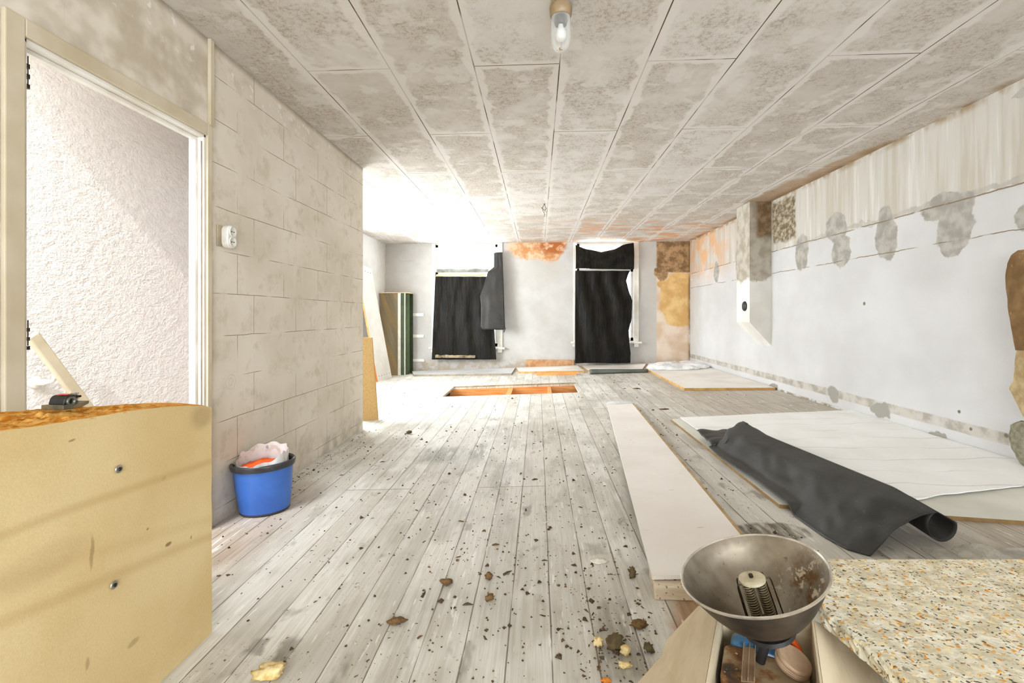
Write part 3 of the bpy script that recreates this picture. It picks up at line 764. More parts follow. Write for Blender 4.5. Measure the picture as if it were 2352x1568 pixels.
# cable in the left back corner
bm = BM(); cp = [(872, 556), (878, 580), (876, 605), (881, 630), (876, 650), (877, 660), (885, 671)]
tube(bm, [onY(x, y, YB - 0.02) + Vector((0.0, 0, 0)) for x, y in cp], 0.009, 6)
props(obj('hanging_cable', bm, mat('grey_cable', (150, 142, 130), None, 20, 0.6), smooth=True), 'thin grey cable hanging down the far left corner', 'cable')

# small wooden cleats on the back wall left of the window
for (x0, x1, y0, y1, lab) in ((940, 974, 719, 726, 'upper white cleat on the back wall beside the dark cabinet'), (942, 974, 768, 775, 'middle white cleat on the back wall beside the dark cabinet'), (944, 975, 824, 830, 'lowest cleat on the back wall, orange at its left end')):
    a = onY(x0, y1, YB); b = onY(x1, y0, YB)
    bm = BM(); box(bm, (a.x, YB - 0.03, a.z), (b.x, YB - 0.0005, b.z)); props(obj('wall_cleat', bm, M_WPAINT, bevel=0.003), lab, 'cleat', 'cleats on the back wall')

# ------------------------------------------------------------------ light switch pair on the partition
c = onX(515, 545, XL)
sk = root('surface_socket', (XL, c.y, c.z - 0.06), 'white double surface socket on the block wall right of the doorway', 'socket')
bm = BM(); box(bm, (XL + 0.0005, c.y - 0.065, c.z - 0.055), (XL + 0.010, c.y + 0.02, c.z + 0.06)); part('back_plate', bm, mat('yellowed_plate', (190, 174, 142), None, 10, 0.5), sk, bevel=0.003)
bm = BM()
pts = []
for k in range(40):
    a = 2 * math.pi * k / 40; cz = 0.028 if math.sin(a) >= 0 else -0.028
    r = 0.036
    pts.append((XL + 0.011, c.y - 0.008 + r * math.cos(a), c.z + cz + r * math.sin(a)))
prism(bm, pts, (0.042, 0, 0)); part('housing', bm, M_WHITEP, sk, bevel=0.006)
for s in (1, -1):
    bm = BM(); lathe(bm, [(0.030, 0.0), (0.030, 0.004), (0.026, 0.006), (0.0235, 0.001), (0.0, 0.0005)], 28, Matrix.Translation((XL + 0.0535, c.y - 0.008, c.z + 0.028 * s)) @ Matrix.Rotation(math.radians(90), 4, 'Y'))
    rr = part('outlet', bm, M_WHITEP, sk, smooth=True)
    bm = BM()
    for t in (1, -1): lathe(bm, [(0.003, 0), (0.003, 0.003), (0, 0.003)], 10, Matrix.Translation((XL + 0.0545, c.y - 0.008 + 0.009 * t, c.z + 0.028 * s)) @ Matrix.Rotation(math.radians(90), 4, 'Y'))
    part('pin_hole', bm, M_RUBBER, rr)

# ------------------------------------------------------------------ ceiling lamp
lc = onZ(1288, 24, ZC - 0.03); lc.z = ZC
cl = root('ceiling_lamp', (lc.x, lc.y, ZC), 'jar-shaped glass ceiling lamp on a beige ceramic base', 'lamp')
def LT(): return Matrix.Translation((lc.x, lc.y, ZC))
bm = BM(); box(bm, (lc.x - 0.05, lc.y - 0.09, ZC - 0.012), (lc.x + 0.03, lc.y + 0.05, ZC - 0.0005)); part('mounting_plate', bm, mat('aged_cream', (196, 184, 152), None, 8, 0.5), cl, bevel=0.004)
bm = BM(); lathe(bm, [(0, -0.0125), (0.052, -0.0125), (0.054, -0.02), (0.051, -0.055), (0.046, -0.062), (0.0, -0.062)], 40, LT()); part('lamp_base', bm, mat('beige_ceramic', (158, 136, 104), (138, 116, 86), 14, 0.45), cl, smooth=True, auto=40)
bm = BM(); prof = [(0.044, -0.0625), (0.046, -0.08), (0.047, -0.12), (0.047, -0.16), (0.044, -0.185), (0.036, -0.205), (0.022, -0.220), (0.0, -0.226)]
lathe(bm, prof, 40, LT())
lathe(bm, [(r * 0.95, z + 0.002 * (k == 7)) for k, (r, z) in enumerate(prof)], 40, LT())
nb = NB('clear_jar_glass'); nb.put(nb.b.inputs['Alpha'], nb.map(nb.t.nodes.new('ShaderNodeLayerWeight').outputs['Facing'], 0.0, 1.0, 0.06, 0.55))
part('glass_jar', bm, nb.out(lin((236, 236, 232)), nb.map(nb.noise(nb.P, 20), 0, 1, 0.03, 0.12)), cl, smooth=True)
bm = BM(); lathe(bm, [(0, -0.063), (0.032, -0.063), (0.033, -0.085), (0.028, -0.098), (0, -0.098)], 28, LT()); part('lamp_holder', bm, mat('dark_lampholder', (70, 68, 58), None, 20, 0.4, 0.4), cl, smooth=True, auto=40)
bm = BM(); lathe(bm, [(0.012, -0.0985), (0.013, -0.108), (0.020, -0.122), (0.0265, -0.138), (0.027, -0.152), (0.022, -0.166), (0.011, -0.174), (0, -0.176)], 32, LT()); part('bulb', bm, mat('frosted_bulb', (226, 226, 222), (218, 218, 212), 9, 0.25, bump=0.0), cl, smooth=True)
bm = BM(); box(bm, (lc.x - 0.008, lc.y - 0.004, ZC - 0.218), (lc.x - 0.002, lc.y + 0.001, ZC - 0.207)); box(bm, (lc.x - 0.003, lc.y - 0.006, ZC - 0.2195), (lc.x + 0.007, lc.y, ZC - 0.215)); part('dead_moth', bm, mat('moth_brown', (176, 112, 38), None, 60, 0.8), cl)

# loose ceiling wires further back
a = onZ(1250, 468, ZC)
bm = BM()
sc = a.y / FPX
def wp(dx, dy): return Vector((a.x + dx * sc, a.y - 0.02 * abs(dx), ZC - 0.001 - dy * sc))
tube(bm, [wp(0, 0), wp(-1, 5), wp(-4, 11), wp(-3, 18), wp(1, 24), wp(0, 29)], 0.004, 6)
tube(bm, [wp(1, 0), wp(2, 7), wp(5, 14), wp(2, 17), wp(-4, 15), wp(-6, 13)], 0.004, 6)
tube(bm, [wp(0, 0), wp(3, 9), wp(1, 19), wp(5, 22)], 0.003, 6)
props(obj('ceiling_wire', bm, mat('brown_wire', (128, 104, 78), None, 30, 0.6), smooth=True), 'curled bare wires hanging from the ceiling mid room', 'wire')

# ------------------------------------------------------------------ black sheets over the windows
def pane_sheet(outline_l, outline_r, y0, y1, depth, folds, nu=60, nv=80):
    """vertical sheet between a left and a right pixel outline (tables of py -> px), with folds"""
    def f(u, v):
        py = y0 + (y1 - y0) * v
        xl = interp(outline_l, py); xr = interp(outline_r, py)
        k_ = min(1, max(0, (py - 650) / 110)); k_ = k_ * k_ * (3 - 2 * k_)
        p = onY(xl + (xr - xl) * u, py, YB - depth - 0.10 * k_)
        p.y -= folds(u, v)
        return p
    return f, nu, nv
def fold1(u, v):
    return 0.03 + 0.018 * math.sin(u * 23 + 2.2 * v + math.sin(v * 4)) * (0.4 + 0.6 * v) + 0.016 * nz(u * 5, v * 2.5) + 0.01 * nz(u * 13, v * 4, 3)
bm = BM(); sheet(bm, *pane_sheet([(634, 1001), (825, 993)], [(634, 1127), (700, 1130), (760, 1136), (825, 1140)], 635, 825, 0.035, fold1), th=0.003)
props(obj('window_film', bm, M_BLK, smooth=True), 'large black plastic sheet hanging over the left window', 'plastic sheet', 'black sheets over the windows')
# the strip of dusty board along its lower hem is paint left on it
bm = BM(); a = onY(1000, 820, YB - 0.19); b = onY(1092, 812, YB - 0.19)
sheet(bm, lambda u, v: (a.x + (b.x - a.x) * u, YB - 0.215 - 0.006 * math.sin(u * 20), a.z - 0.01 + (0.055 + 0.02 * nz(u * 9, 1)) * v), 40, 3, th=0.002)
props(obj('paper_remnant', bm, mat('dusty_paper', (168, 152, 120), (96, 84, 64), 9, 0.85), smooth=True), 'torn strip of dusty paper along the hem of the left black sheet', 'paper strip')
# top strip rolled over the middle rail, and the batten holding the sheet
bm = BM(); a = onY(1002, 634, YB - 0.03); b = onY(1112, 629, YB - 0.03)
box(bm, (a.x, YB - 0.03, a.z - 0.005), (b.x, YB + 0.028, b.z - 0.0)); props(obj('window_batten', bm, M_PINE, bevel=0.003), 'pale wooden batten across the left window above the black sheet', 'batten')
bm = BM(); a = onY(1003, 627, YB - 0.03); b = onY(1122, 618, YB - 0.03)
sheet(bm, lambda u, v: (a.x + (b.x - a.x) * u, YB - 0.012 - 0.02 * math.sin(v * 3.14) - 0.008 * nz(u * 14, v * 3), a.z + 0.012 + (0.075 + 0.02 * nz(u * 6, 2)) * v), 50, 8, th=0.002)
props(obj('film_strip', bm, mat('grey_film', (150, 154, 146), (112, 116, 106), 6, 0.5), smooth=True), 'grey crumpled film strip lying on the middle rail of the left window', 'film strip')
# the stiff flap folded out over the right side of the window
def flap(u, v):
    py = 579 + (757 - 579) * v
    xl = interp([(579, 1134), (612, 1134), (622, 1121), (680, 1101), (700, 1104), (750, 1104), (757, 1108)], py)
    xr = interp([(579, 1154), (757, 1160)], py)
    p = onY(xl + (xr - xl) * u, py, YB - 0.19 - 0.11 * v)
    p.y += 0.10 * (1 - u) * (1 - v) * 0.6 + 0.05 * (u - 0.5) ** 2 + 0.008 * nz(u * 4, v * 5)
    return p
bm = BM(); sheet(bm, flap, 24, 50, th=0.004)
M_FL = mat('dark_stiff_film', (50, 47, 42), (32, 30, 27), 2.5, 0.4, spec=0.35)
fr = obj('hanging_flap', bm, M_FL, smooth=True); props(fr, 'stiff dark grey flap hanging in front of the right side of the left window', 'membrane flap')
a = onY(1156, 750, YB - 0.30); bm = BM(); tube(bm, [a, a + Vector((0.035, 0, -0.03)), a + Vector((0.01, 0, -0.11))], [0.012, 0.016, 0.010], 6)
part('torn_corner', bm, M_FL, fr)

def fold2(u, v):
    d = 0.03 * math.sin(u * 9 - 5.5 * v * v + 0.4) * (0.3 + v * 0.7) + 0.02 * math.sin(u * 21 - 6 * v) * (1 - 0.4 * v) + 0.022 * nz(u * 4, v * 3, 7)
    return 0.045 + d
bm = BM(); sheet(bm, *pane_sheet([(622, 1321), (833, 1320)], [(622, 1446), (632, 1441), (645, 1437), (668, 1443), (690, 1451), (730, 1450), (760, 1443), (790, 1445), (810, 1448), (833, 1447)], 622, 833, 0.035, fold2, 80, 90), th=0.003)
props(obj('window_film', bm, M_BLK, smooth=True), 'long creased black plastic sheet hanging over the right window down to the floor', 'plastic sheet', 'black sheets over the windows')
def upper(u, v):
    px = 1322 + (1455 - 1322) * u
    top = interp([(1322, 563), (1345, 572), (1380, 579), (1410, 573), (1430, 563), (1440, 560), (1455, 558)], px)
    bot = interp([(1322, 617), (1450, 619)], px)
    p = onY(px, top + (bot - top) * v, YB - 0.05)
    sag = math.sin(v * math.pi)
    p.y -= 0.03 + 0.05 * sag + 0.02 * math.sin(v * 12 + 6 * (u - 0.5) ** 2 * 4) * (1 - abs(2 * u - 1)) + 0.018 * nz(u * 5, v * 4, 9)
    return p
bm = BM(); sheet(bm, upper, 60, 30, th=0.003)
props(obj('window_film', bm, M_BLK, smooth=True), 'short black plastic sheet sagging below the ceiling at the right window', 'plastic sheet', 'black sheets over the windows')

# ------------------------------------------------------------------ things leaning in the left recess
# brown fibreboard against the end of the partition
b0, b1 = F(831, 966), F(868, 964)
zt = onY(831, 776, b0.y).z
bm = BM(); prism(bm, [b0, b1, Vector((b1.x - 0.085, b1.y + 0.05, zt)), Vector((b0.x - 0.01, b0.y + 0.05, zt + 0.005))], (0, 0.022, 0))
for v in bm.verts: pass
props(obj('fibreboard_panel', bm, mat('brown_fibreboard', (188, 154, 100), (176, 142, 88), 60, 0.85)), 'brown fibreboard leaning behind the end of the block wall', 'board')
# tall white plank with orange edges and rows of dowel holes
g0, g1 = F(868, 877), onY(900, 866, 8.8); g1.z = fz(g1.x)
dpt = g0.y
t0 = onY(829, 606, dpt + 0.25); t1 = onY(853, 617, dpt + 0.35)
tp = root('shelf_plank', g0, 'tall white plank with orange edges and dowel holes leaning in the left corner', 'plank')
bm = BM(); th_ = Vector((-0.05, -0.03, 0.01)).normalized() * 0.035
A, B_, C_, D_ = g0, g1, onY(853, 617, 8.45), onY(819, 603, 7.85)
nv_ = (B_ - A).cross(C_ - A).normalized()
bk = -nv_ * 0.03 if nv_.y < 0 else nv_ * 0.03
prism(bm, [A, B_, C_, D_], bk)
bm.faces.ensure_lookup_table()
for f_ in bm.faces: f_.material_index = 0 if len(f_.verts) == 4 and abs(f_.calc_area()) > 0.25 else 1
part('board', bm, [M_WBOARD, mat('orange_edge', (224, 128, 58), (206, 104, 40), 8, 0.5)], tp)
for (s, t_) in ((0.045, 0), (0.955, 1)):
    for k in range(5):
        u = 0.14 + 0.18 * k
        p = (A.lerp(B_, u)).lerp(D_.lerp(C_, u), s)
        bm = BM(); lathe(bm, [(0.009, 0.0), (0.009, 0.0015), (0, 0.0015)], 12, Matrix.Translation(p - bk.normalized() * 0.0005) @ (-bk).to_track_quat('Z', 'Y').to_matrix().to_4x4())
        part('dowel_hole', bm, mat('hole_brown', (132, 62, 30), None, 20, 0.8), tp)
# dark strip of wood standing behind the plank
k0 = F(836, 872); bm = BM()
zt = onY(838, 700, k0.y + 0.25).z
box(bm, (k0.x - 0.06, k0.y + 0.22, fz(k0.x)), (k0.x + 0.05, k0.y + 0.245, zt)); props(obj('plank', bm, mat('dark_red_wood', (150, 90, 58), (116, 66, 42), 6, 0.6, stretch=(6, 6, 0.6))), 'narrow reddish plank standing behind the leaning white plank', 'plank')
# dark cabinet on its end
c0 = F(921, 862); c1 = F(941, 845); cl0 = F(866, 862)
Yc = c0.y
Yc = 9.1; zt = onY(915, 673, Yc).z
cb = root('cabinet', onfloor(c0.x, Yc), 'tall dark cabinet with varnished brown side and green open front by the left window', 'cabinet')
xa = max(onY(868, 700, Yc).x, XLL + 0.03); xb = onY(914, 700, Yc).x; xc = onY(921, 860, Yc).x
# broad varnished side faces the camera; the open front with a divider is turned to the right
yb2 = Yc + 0.34
zf = fz(xa)
bm = BM(); prism(bm, [(xa, Yc, zf), (xb, Yc, fz(xb)), (xb - 0.0, Yc, zt), (xa - 0.01, Yc, zt - 0.01)], (0, 0.02, 0)); part('side_panel', bm, m_green_panel(), cb)
M_GRN = mat('dark_green_laminate', (66, 80, 48), (50, 62, 36), 6, 0.5)
M_EDGE = mat('white_edge_band', (232, 230, 216), (214, 210, 194), 8, 0.5)
def slant(x, y, z): return Vector((x, y, z))
def gpanel(x0, y0, x1, y1, name, m, z0=0.0, z1=None, tk=0.018):
    bm = BM(); d = Vector((x1 - x0, y1 - y0, 0)).normalized(); n_ = Vector((-d.y, d.x, 0)) * tk
    z1 = z1 or zt
    prism(bm, [(x0, y0, fz(x0) + z0), (x1, y1, fz(x1) + z0), (x1 + n_.x, y1 + n_.y, fz(x1) + z0), (x0 + n_.x, y0 + n_.y, fz(x0) + z0)], (0, 0, z1 - fz(x0) - z0)); return part(name, bm, m, cb)
ya = Yc
e = [onY(x, 760, Yc + dy) for x, dy in ((914, 0.0), (923, 0.03), (931, 0.05), (941, 0.10))]
gpanel(e[0].x + 0.002, Yc - 0.01, e[1].x - 0.015, Yc + 0.0, 'edge_strip', M_EDGE)
gpanel(e[1].x - 0.012, Yc + 0.012, e[2].x - 0.015, Yc + 0.03, 'front_panel', M_GRN)
gpanel(e[2].x - 0.012, Yc + 0.02, e[2].x + 0.008, Yc + 0.03, 'edge_strip', M_EDGE)
gpanel(e[2].x + 0.012, Yc + 0.05, e[3].x + 0.0, Yc + 0.10, 'front_panel', M_GRN)
gpanel(xa, yb2, e[3].x, yb2, 'back_panel', M_GRN)
bm = BM(); box(bm, (xa - 0.015, Yc - 0.02, zt), (e[3].x + 0.01, yb2, zt + 0.018)); part('top_panel', bm, M_PINE, cb)

# ------------------------------------------------------------------ boards lying on the floor
def fslab(name, pts, dz, th, m, label, cat, group=None, bevel=0.0, world=False, dzs=None):
    """board whose lower outline is given by pixels of its TOP edge at height dz+th above the floor"""
    P = [F(x, y, (dzs[i] if dzs else dz) + th) for i, (x, y) in enumerate(pts)]
    for p in P:
        p.x = min(p.x, XR - 0.015); p.y = min(p.y, YB - 0.05); p.z = fz(p.x) + dz + th
    bm = BM(); prism(bm, P, (0, 0, -th))
    o = obj(name, bm, m, bevel=bevel, world_mat=world)
    return props(o, label, cat, group)
def edge_paint(o, m, zmin=0.5):
    o.data.materials.append(m)
    for p in o.data.polygons:
        if abs(p.normal.z) < zmin: p.material_index = 1
def rect(a, b, c, dz, th):
    """rectangle through pixel corners a,b (front edge) with the depth taken from c"""
    A, B, C = F(*a, dz + th), F(*b, dz + th), F(*c, dz + th)
    n_ = (C - B); return [A, B, B + n_, A + n_]
o = fslab('grey_panel', [(950, 860), (1175, 857), (1184, 844), (957, 847)], 0.001, 0.035, mat('grey_white_panel', (206, 206, 204), (190, 190, 188), 3, 0.5), 'long grey white panel lying below the left window', 'panel'); edge_paint(o, mat('grey_brown_edge', (150, 138, 120), None, 12, 0.8))
o = fslab('white_board', [(1192, 853), (1342, 851), (1324, 836), (1188, 838)], 0.001, 0.035, M_WBOARD, 'white board with tan front edge lying between the two windows', 'board'); edge_paint(o, M_TAN)
o = fslab('orange_board', [(1232, 856.5), (1324, 855), (1320, 853.5), (1234, 854)], 0.001, 0.045, M_OAK, 'short orange board on the floor before the white board', 'board'); edge_paint(o, M_OAK)
a = onY(1208, 833, YB); b = onY(1318, 826, YB); bm = BM(); box(bm, (a.x, YB - 0.04, fz(a.x) + 0.002), (b.x, YB - 0.001, b.z)); props(obj('skirting_board', bm, mat('worn_brown_wood', (196, 152, 110), (168, 120, 78), 8, 0.7)), 'brown worn piece of skirting left on the back wall between windows', 'skirting board')
o = fslab('white_board', [(1350, 850), (1476, 847), (1480, 832), (1332, 834)], 0.001, 0.025, M_WBOARD, 'white board lying under the black sheet of the right window', 'board'); edge_paint(o, M_TAN)
o = fslab('white_board', [(1572, 891), (1781, 890), (1680, 855), (1604, 832), (1490, 834), (1484, 846)], 0.001, 0.03, M_WBOARD, 'big white board with tan edge lying in the far right corner', 'board'); edge_paint(o, M_TAN)
# grey rolled membrane by the far wall
p0, p1 = F(1355, 859), F(1488, 855)
bm = BM(); r_ = 0.04
def rollf(u, v):
    a = 2 * math.pi * (0.06 + 0.9 * v); r = r_ * (1 - 0.35 * u)
    c_ = p0.lerp(p1, u)
    return Vector((c_.x, c_.y + r * 1.3 * math.cos(a + 1.7), c_.z + 0.001 + r + r * math.sin(a + 1.7)))
sheet(bm, rollf, 20, 24, th=0.003)
props(obj('membrane_roll', bm, mat('grey_membrane', (96, 102, 94), (80, 84, 76), 6, 0.5), smooth=True), 'small dark grey roll lying before the far white boards', 'membrane roll')
# crumpled translucent film on the far right board
c_ = F(1558, 849)
def film(u, v):
    a, b = (u - 0.5) * 2, (v - 0.5) * 2
    a, b = a * math.sqrt(1 - b * b / 2), b * math.sqrt(1 - a * a / 2)
    edge = max(0, 1 - (a * a + b * b))
    k = 1 + 0.18 * nz(a * 3, b * 3, 5)
    return Vector((c_.x + a * 0.52 * k, c_.y + 0.02 + b * 0.36 * k, fz(c_.x + a * 0.52 * k) + 0.036 + edge ** 0.5 * (0.10 + 0.06 * nz(a * 2.2, b * 3, 1)) + 0.012 * edge * abs(nz(a * 7, b * 7, 2))))
bm = BM(); sheet(bm, film, 40, 36, th=0.0015)
props(obj('plastic_film', bm, m_clear('milky_film', (244, 244, 242), 0.35, 0.75, 5), smooth=True), 'crumpled milky plastic film on the far right white board', 'plastic film')
# big wrinkled sheet and the board under it
lowP = [F(x, y, 0.020) for x, y in ((1541, 962), (1775, 1152), (1800, 1170), (2140, 1200))]
A1 = F(1541, 962, 0.020); A2 = F(1790, 1158, 0.020); A3 = F(2352, 1196, 0.020)
n_r = Vector((XR - 0.012, A3.y + (A3.y - A2.y) / (A3.x - A2.x) * (XR - 0.012 - A3.x), 0)); n_r.z = fz(n_r.x) + 0.020
A4 = F(1870, 950, 0.020)
bm = BM(); prism(bm, [A1, A2, n_r, Vector((XR - 0.012, 4.0, fz(XR - 0.012) + 0.020)), A4], (0, 0, -0.019))
o = props(obj('base_board', bm, mat('greyish_white_board', (222, 220, 208), (206, 203, 190), 2, 0.6)), 'pale board on the floor under the large creased sheet', 'board'); edge_paint(o, mat('brown_board_edge', (150, 118, 72), None, 10, 0.8))
B1, B2, B3 = F(1562, 958, 0.034), F(1900, 940, 0.034), F(1874, 1173, 0.034)
B4 = F(2352, 1113, 0.034); sl = (B4.y - B3.y) / (B4.x - B3.x)
B4 = Vector((XR - 0.008, B4.y + sl * (XR - 0.008 - B4.x), 0)); B5 = Vector((XR - 0.008, 4.75, 0))
def big(u, v):
    # u along the front edge (left to right), v from front to back
    bx = lambda a, b, t: a.lerp(b, t)
    f_ = bx(B3, B4, u); k_ = bx(B1, B2 + Vector((0.25, -0.05, 0)), u)
    p = f_.lerp(k_, v)
    p.x = min(p.x, XR - 0.008)
    e_ = 0.0
    if v < 0.04: p.y += 0.02 * nz(u * 12, 0, 3)
    p.z = fz(p.x) + 0.0345 + 0.004 * nz(u * 3, v * 9, 4) + 0.003 * nz(u * 9, v * 9, 8)
    return p
B2b = Vector((XR - 0.01, F(1900, 940, 0.03).y, 0))
bm = BM(); sheet(bm, big, 60, 90, th=0.006)
o = props(obj('creased_sheet', bm, m_wrinkled_sheet(), smooth=True, auto=40), 'large creased white sheet lying along the right wall', 'sheet'); 

# ------------------------------------------------------------------ long white board on a timber block
L0, L1 = F(1498, 1321, 0.075), F(1774, 1316, 0.075)
L2, L3 = F(1452, 926, 0.02), F(1395, 930, 0.02)
bm = BM(); prism(bm, [L0, L1, L2, L3], (0, 0, -0.016))
bmesh.ops.subdivide_edges(bm, edges=bm.edges[:], cuts=0)
def m_longboard():
    n = NB('scuffed_white_board'); a = n.noise(n.P, 2, 5)
    col = n.mix(n.map(a, 0.3, 0.7), lin((238, 233, 226)), lin((230, 222, 213)))
    sc = n.noise(n.vm('MULTIPLY', n.P, (4, 18, 1)), 2.0, 4)
    col = n.mix(n.mul(n.map(sc, 0.68, 0.72), 0.6), col, lin((174, 146, 112)))
    n.bump(n.noise(n.P, 30, 4), 0.05, 0.002)
    return n.out(col, 0.55)
lb = root('long_white_board', L0 - Vector((0, 0, 0.075)), 'long narrow white board lying lengthwise with its near end raised on timber', 'board')
part('board', bm, m_longboard(), lb)
bm = BM(); e_ = (L1 - L2); sd_ = Vector((-e_.y, e_.x, 0)).normalized() * 0.018
q0, q1 = L1 + Vector((0, 0, 0.0)), L2
prism(bm, [q0, q1, q1 - sd_ if (q1 - sd_).x > q1.x else q1 + sd_, q0 - sd_ if (q0 - sd_).x > q0.x else q0 + sd_], (0, 0, -0.02)); part('edge_strip', bm, mat('dirty_wood_edge', (190, 164, 122), (160, 130, 86), 8, 0.8), lb)
bm = BM(); p_ = [L3, L2, L2 + Vector((0.002, 0.25, 0)), L3 + Vector((0.02, 0.25, 0))]
pp = []
for k in range(13):
    a = math.pi * k / 12; c_ = (L3 + L2) / 2 + Vector((0, 0.015, 0)); hw = (L2.x - L3.x) / 2
    pp.append(Vector((c_.x + hw * math.cos(a), c_.y + 0.17 * math.sin(a), fz(c_.x + hw * math.cos(a)) + 0.028)))
prism(bm, pp, (0, 0, -0.016)); part('ghost_end', bm, mat('white_ghost_end', (240, 238, 234), None, 4, 0.4), lb)  # rounded piece added for a ghosted blur past the board's far end
K0, K1 = F(1504, 1346, 0.051), F(1640, 1350, 0.051)
Kd = (L3 - L0); Kd.z = 0; Kd = Kd.normalized() * 0.16
bm = BM(); d_ = (K1 - K0); d_.z = 0; d_.normalize(); K1 = K0 + d_ * 0.42; K1.z = fz(K1.x) + 0.051
prism(bm, [K0, K1, K1 + Kd, K0 + Kd], (0, 0, -0.0505))
def m_timber():
    n = NB('speckled_pale_timber'); a = n.noise(n.vm('MULTIPLY', n.P, (1, 4, 6)), 5, 5)
    col = n.mix(n.map(a, 0.35, 0.7), lin((222, 208, 184)), lin((196, 174, 142)))
    col = n.mix(n.mul(n.map(n.vor(n.warp(n.P, 50, 0.02), 55), 0.26, 0.12), 0.8), col, lin((100, 78, 50)))
    n.bump(a, 0.3, 0.003)
    return n.out(col, 0.8)
tb = root('timber_block', K0 - Vector((0, 0, 0.051)), 'pale nailed timber block under the near end of the long white board', 'timber')
part('block', bm, m_timber(), tb, bevel=0.004)
for (px, py) in ((1527, 1330), (1550, 1331)):
    p = F(px, py, 0.0512); bm = BM(); lathe(bm, [(0.0, 0.0025), (0.004, 0.002), (0.005, 0)], 10, Matrix.Translation(p)); part('nail_head', bm, M_STEEL, tb)
# ------------------------------------------------------------------ black membrane, half rolled
E0, E1 = F(1712, 1024, 0.0), F(2166, 1258, 0.0)          # axis of the rolled edge on the floor (far, near)
def left_edge(t):
    tab = [(0.0, (1628, 1040)), (0.12, (1650, 1062)), (0.3, (1740, 1122)), (0.45, (1795, 1165)), (0.7, (1895, 1235)), (0.85, (1945, 1262)), (1.0, (1998, 1277))]
    for (a, pa), (b, pb) in zip(tab, tab[1:]):
        if t <= b:
            k = (t - a) / (b - a); return F(pa[0] + (pb[0] - pa[0]) * k, pa[1] + (pb[1] - pa[1]) * k, 0.004)
    return F(*tab[-1][1], 0.004)
def over_boards(p):
    """lowest height above the floor that clears the boards at p"""
    e = (A2 - A1); e.z = 0; e.normalize(); d1 = (p - A1).dot(Vector((-e.y, e.x, 0)))
    g = (A3 - A2); g.z = 0; g.normalize(); d2 = (p - A2).dot(Vector((-g.y, g.x, 0)))
    d = min(d1, d2); t = min(1, max(0, (d + 0.10) / 0.06)); t = t * t * (3 - 2 * t)
    return 0.007 + 0.046 * t
def memb(u, v):
    Lp = left_edge(u); c_ = E0.lerp(E1, u)
    r = 0.052 + 0.014 * u + 0.018 * math.exp(-(u / 0.12) ** 2)
    cz = fz(c_.x) + r + 0.056 - 0.030 * max(0, (u - 0.86) / 0.14)
    ax = (E1 - E0); ax.z = 0; ax.normalize(); side = Vector((-ax.y, ax.x, 0))
    if (Lp - c_).dot(side) < 0: side = -side
    W = (Lp - c_)
    if v < 0.6:
        s = v / 0.6
        top = c_ + side * (r * 0.35) + Vector((0, 0, 0)); top.z = cz + r * 0.94
        h = s
        p = Lp.lerp(top, s)
        base = Lp.z + (top.z - Lp.z) * (s ** 1.15)
        p.z = base + 0.055 * math.sin(s * math.pi) * (0.7 + 0.3 * u) + (0.030 * nz(u * 6, s * 2.2, 1) + 0.012 * nz(u * 16, s * 6, 5)) * math.sin(min(1, s * 1.3) * math.pi) 
        p.z = max(p.z, fz(p.x) + over_boards(p))
    else:
        s = (v - 0.6) / 0.4
        a = math.radians(70) - s * math.radians(265)
        rr = r * (1 - 0.12 * s)
        p = c_ + side * (rr * math.cos(a)); p.z = max(cz + rr * math.sin(a), fz(p.x) + over_boards(p))
    if u < 0.05: p += ax * (0.06 * nz(v * 7, 2) )
    return p
bm = BM(); sheet(bm, memb, 90, 70, th=0.005)
mr = props(obj('black_membrane', bm, M_MEM, smooth=True), 'large black rubber membrane half rolled on the edge of the white sheet', 'rubber membrane')
bm = BM(); z0 = F(1660, 1035, 0.0)
def tab_(u, v):
    p = Vector((z0.x - 0.10 + 0.40 * u, z0.y - 0.06 + 0.34 * v + 0.05 * nz(u * 4, 0), 0)); 
    p.z = fz(p.x) + over_boards(p) + 0.005 + 0.035 * math.sin(u * 3.1) * (1 - v) + 0.02 * abs(nz(u * 3, v * 3, 6)) + 0.03 * v; return p
sheet(bm, tab_, 20, 16, th=0.004)
part('folded_corner', bm, M_MEM, mr, smooth=True)
# clear crumpled film beside the roll
c2 = F(2200, 1272)
def film2(u, v):
    a, b = (u - 0.5) * 2, (v - 0.5) * 2
    x = c2.x + 0.22 + a * 0.34; y = c2.y - 0.07 + b * 0.11
    e_ = max(0, 1 - b * b) * (1 - abs(a) ** 3)
    return Vector((x, y, fz(x) + 0.004 + e_ * (0.022 + 0.05 * math.exp(-((a + 0.55) / 0.2) ** 2) + 0.02 * abs(nz(a * 6, b * 5, 3)))))
bm = BM(); sheet(bm, film2, 50, 20, th=0.001)
props(obj('plastic_film', bm, m_clear('clear_film', (226, 222, 210), 0.2, 0.35), smooth=True), 'clear wrinkled plastic film on the floor below the black membrane', 'plastic film')

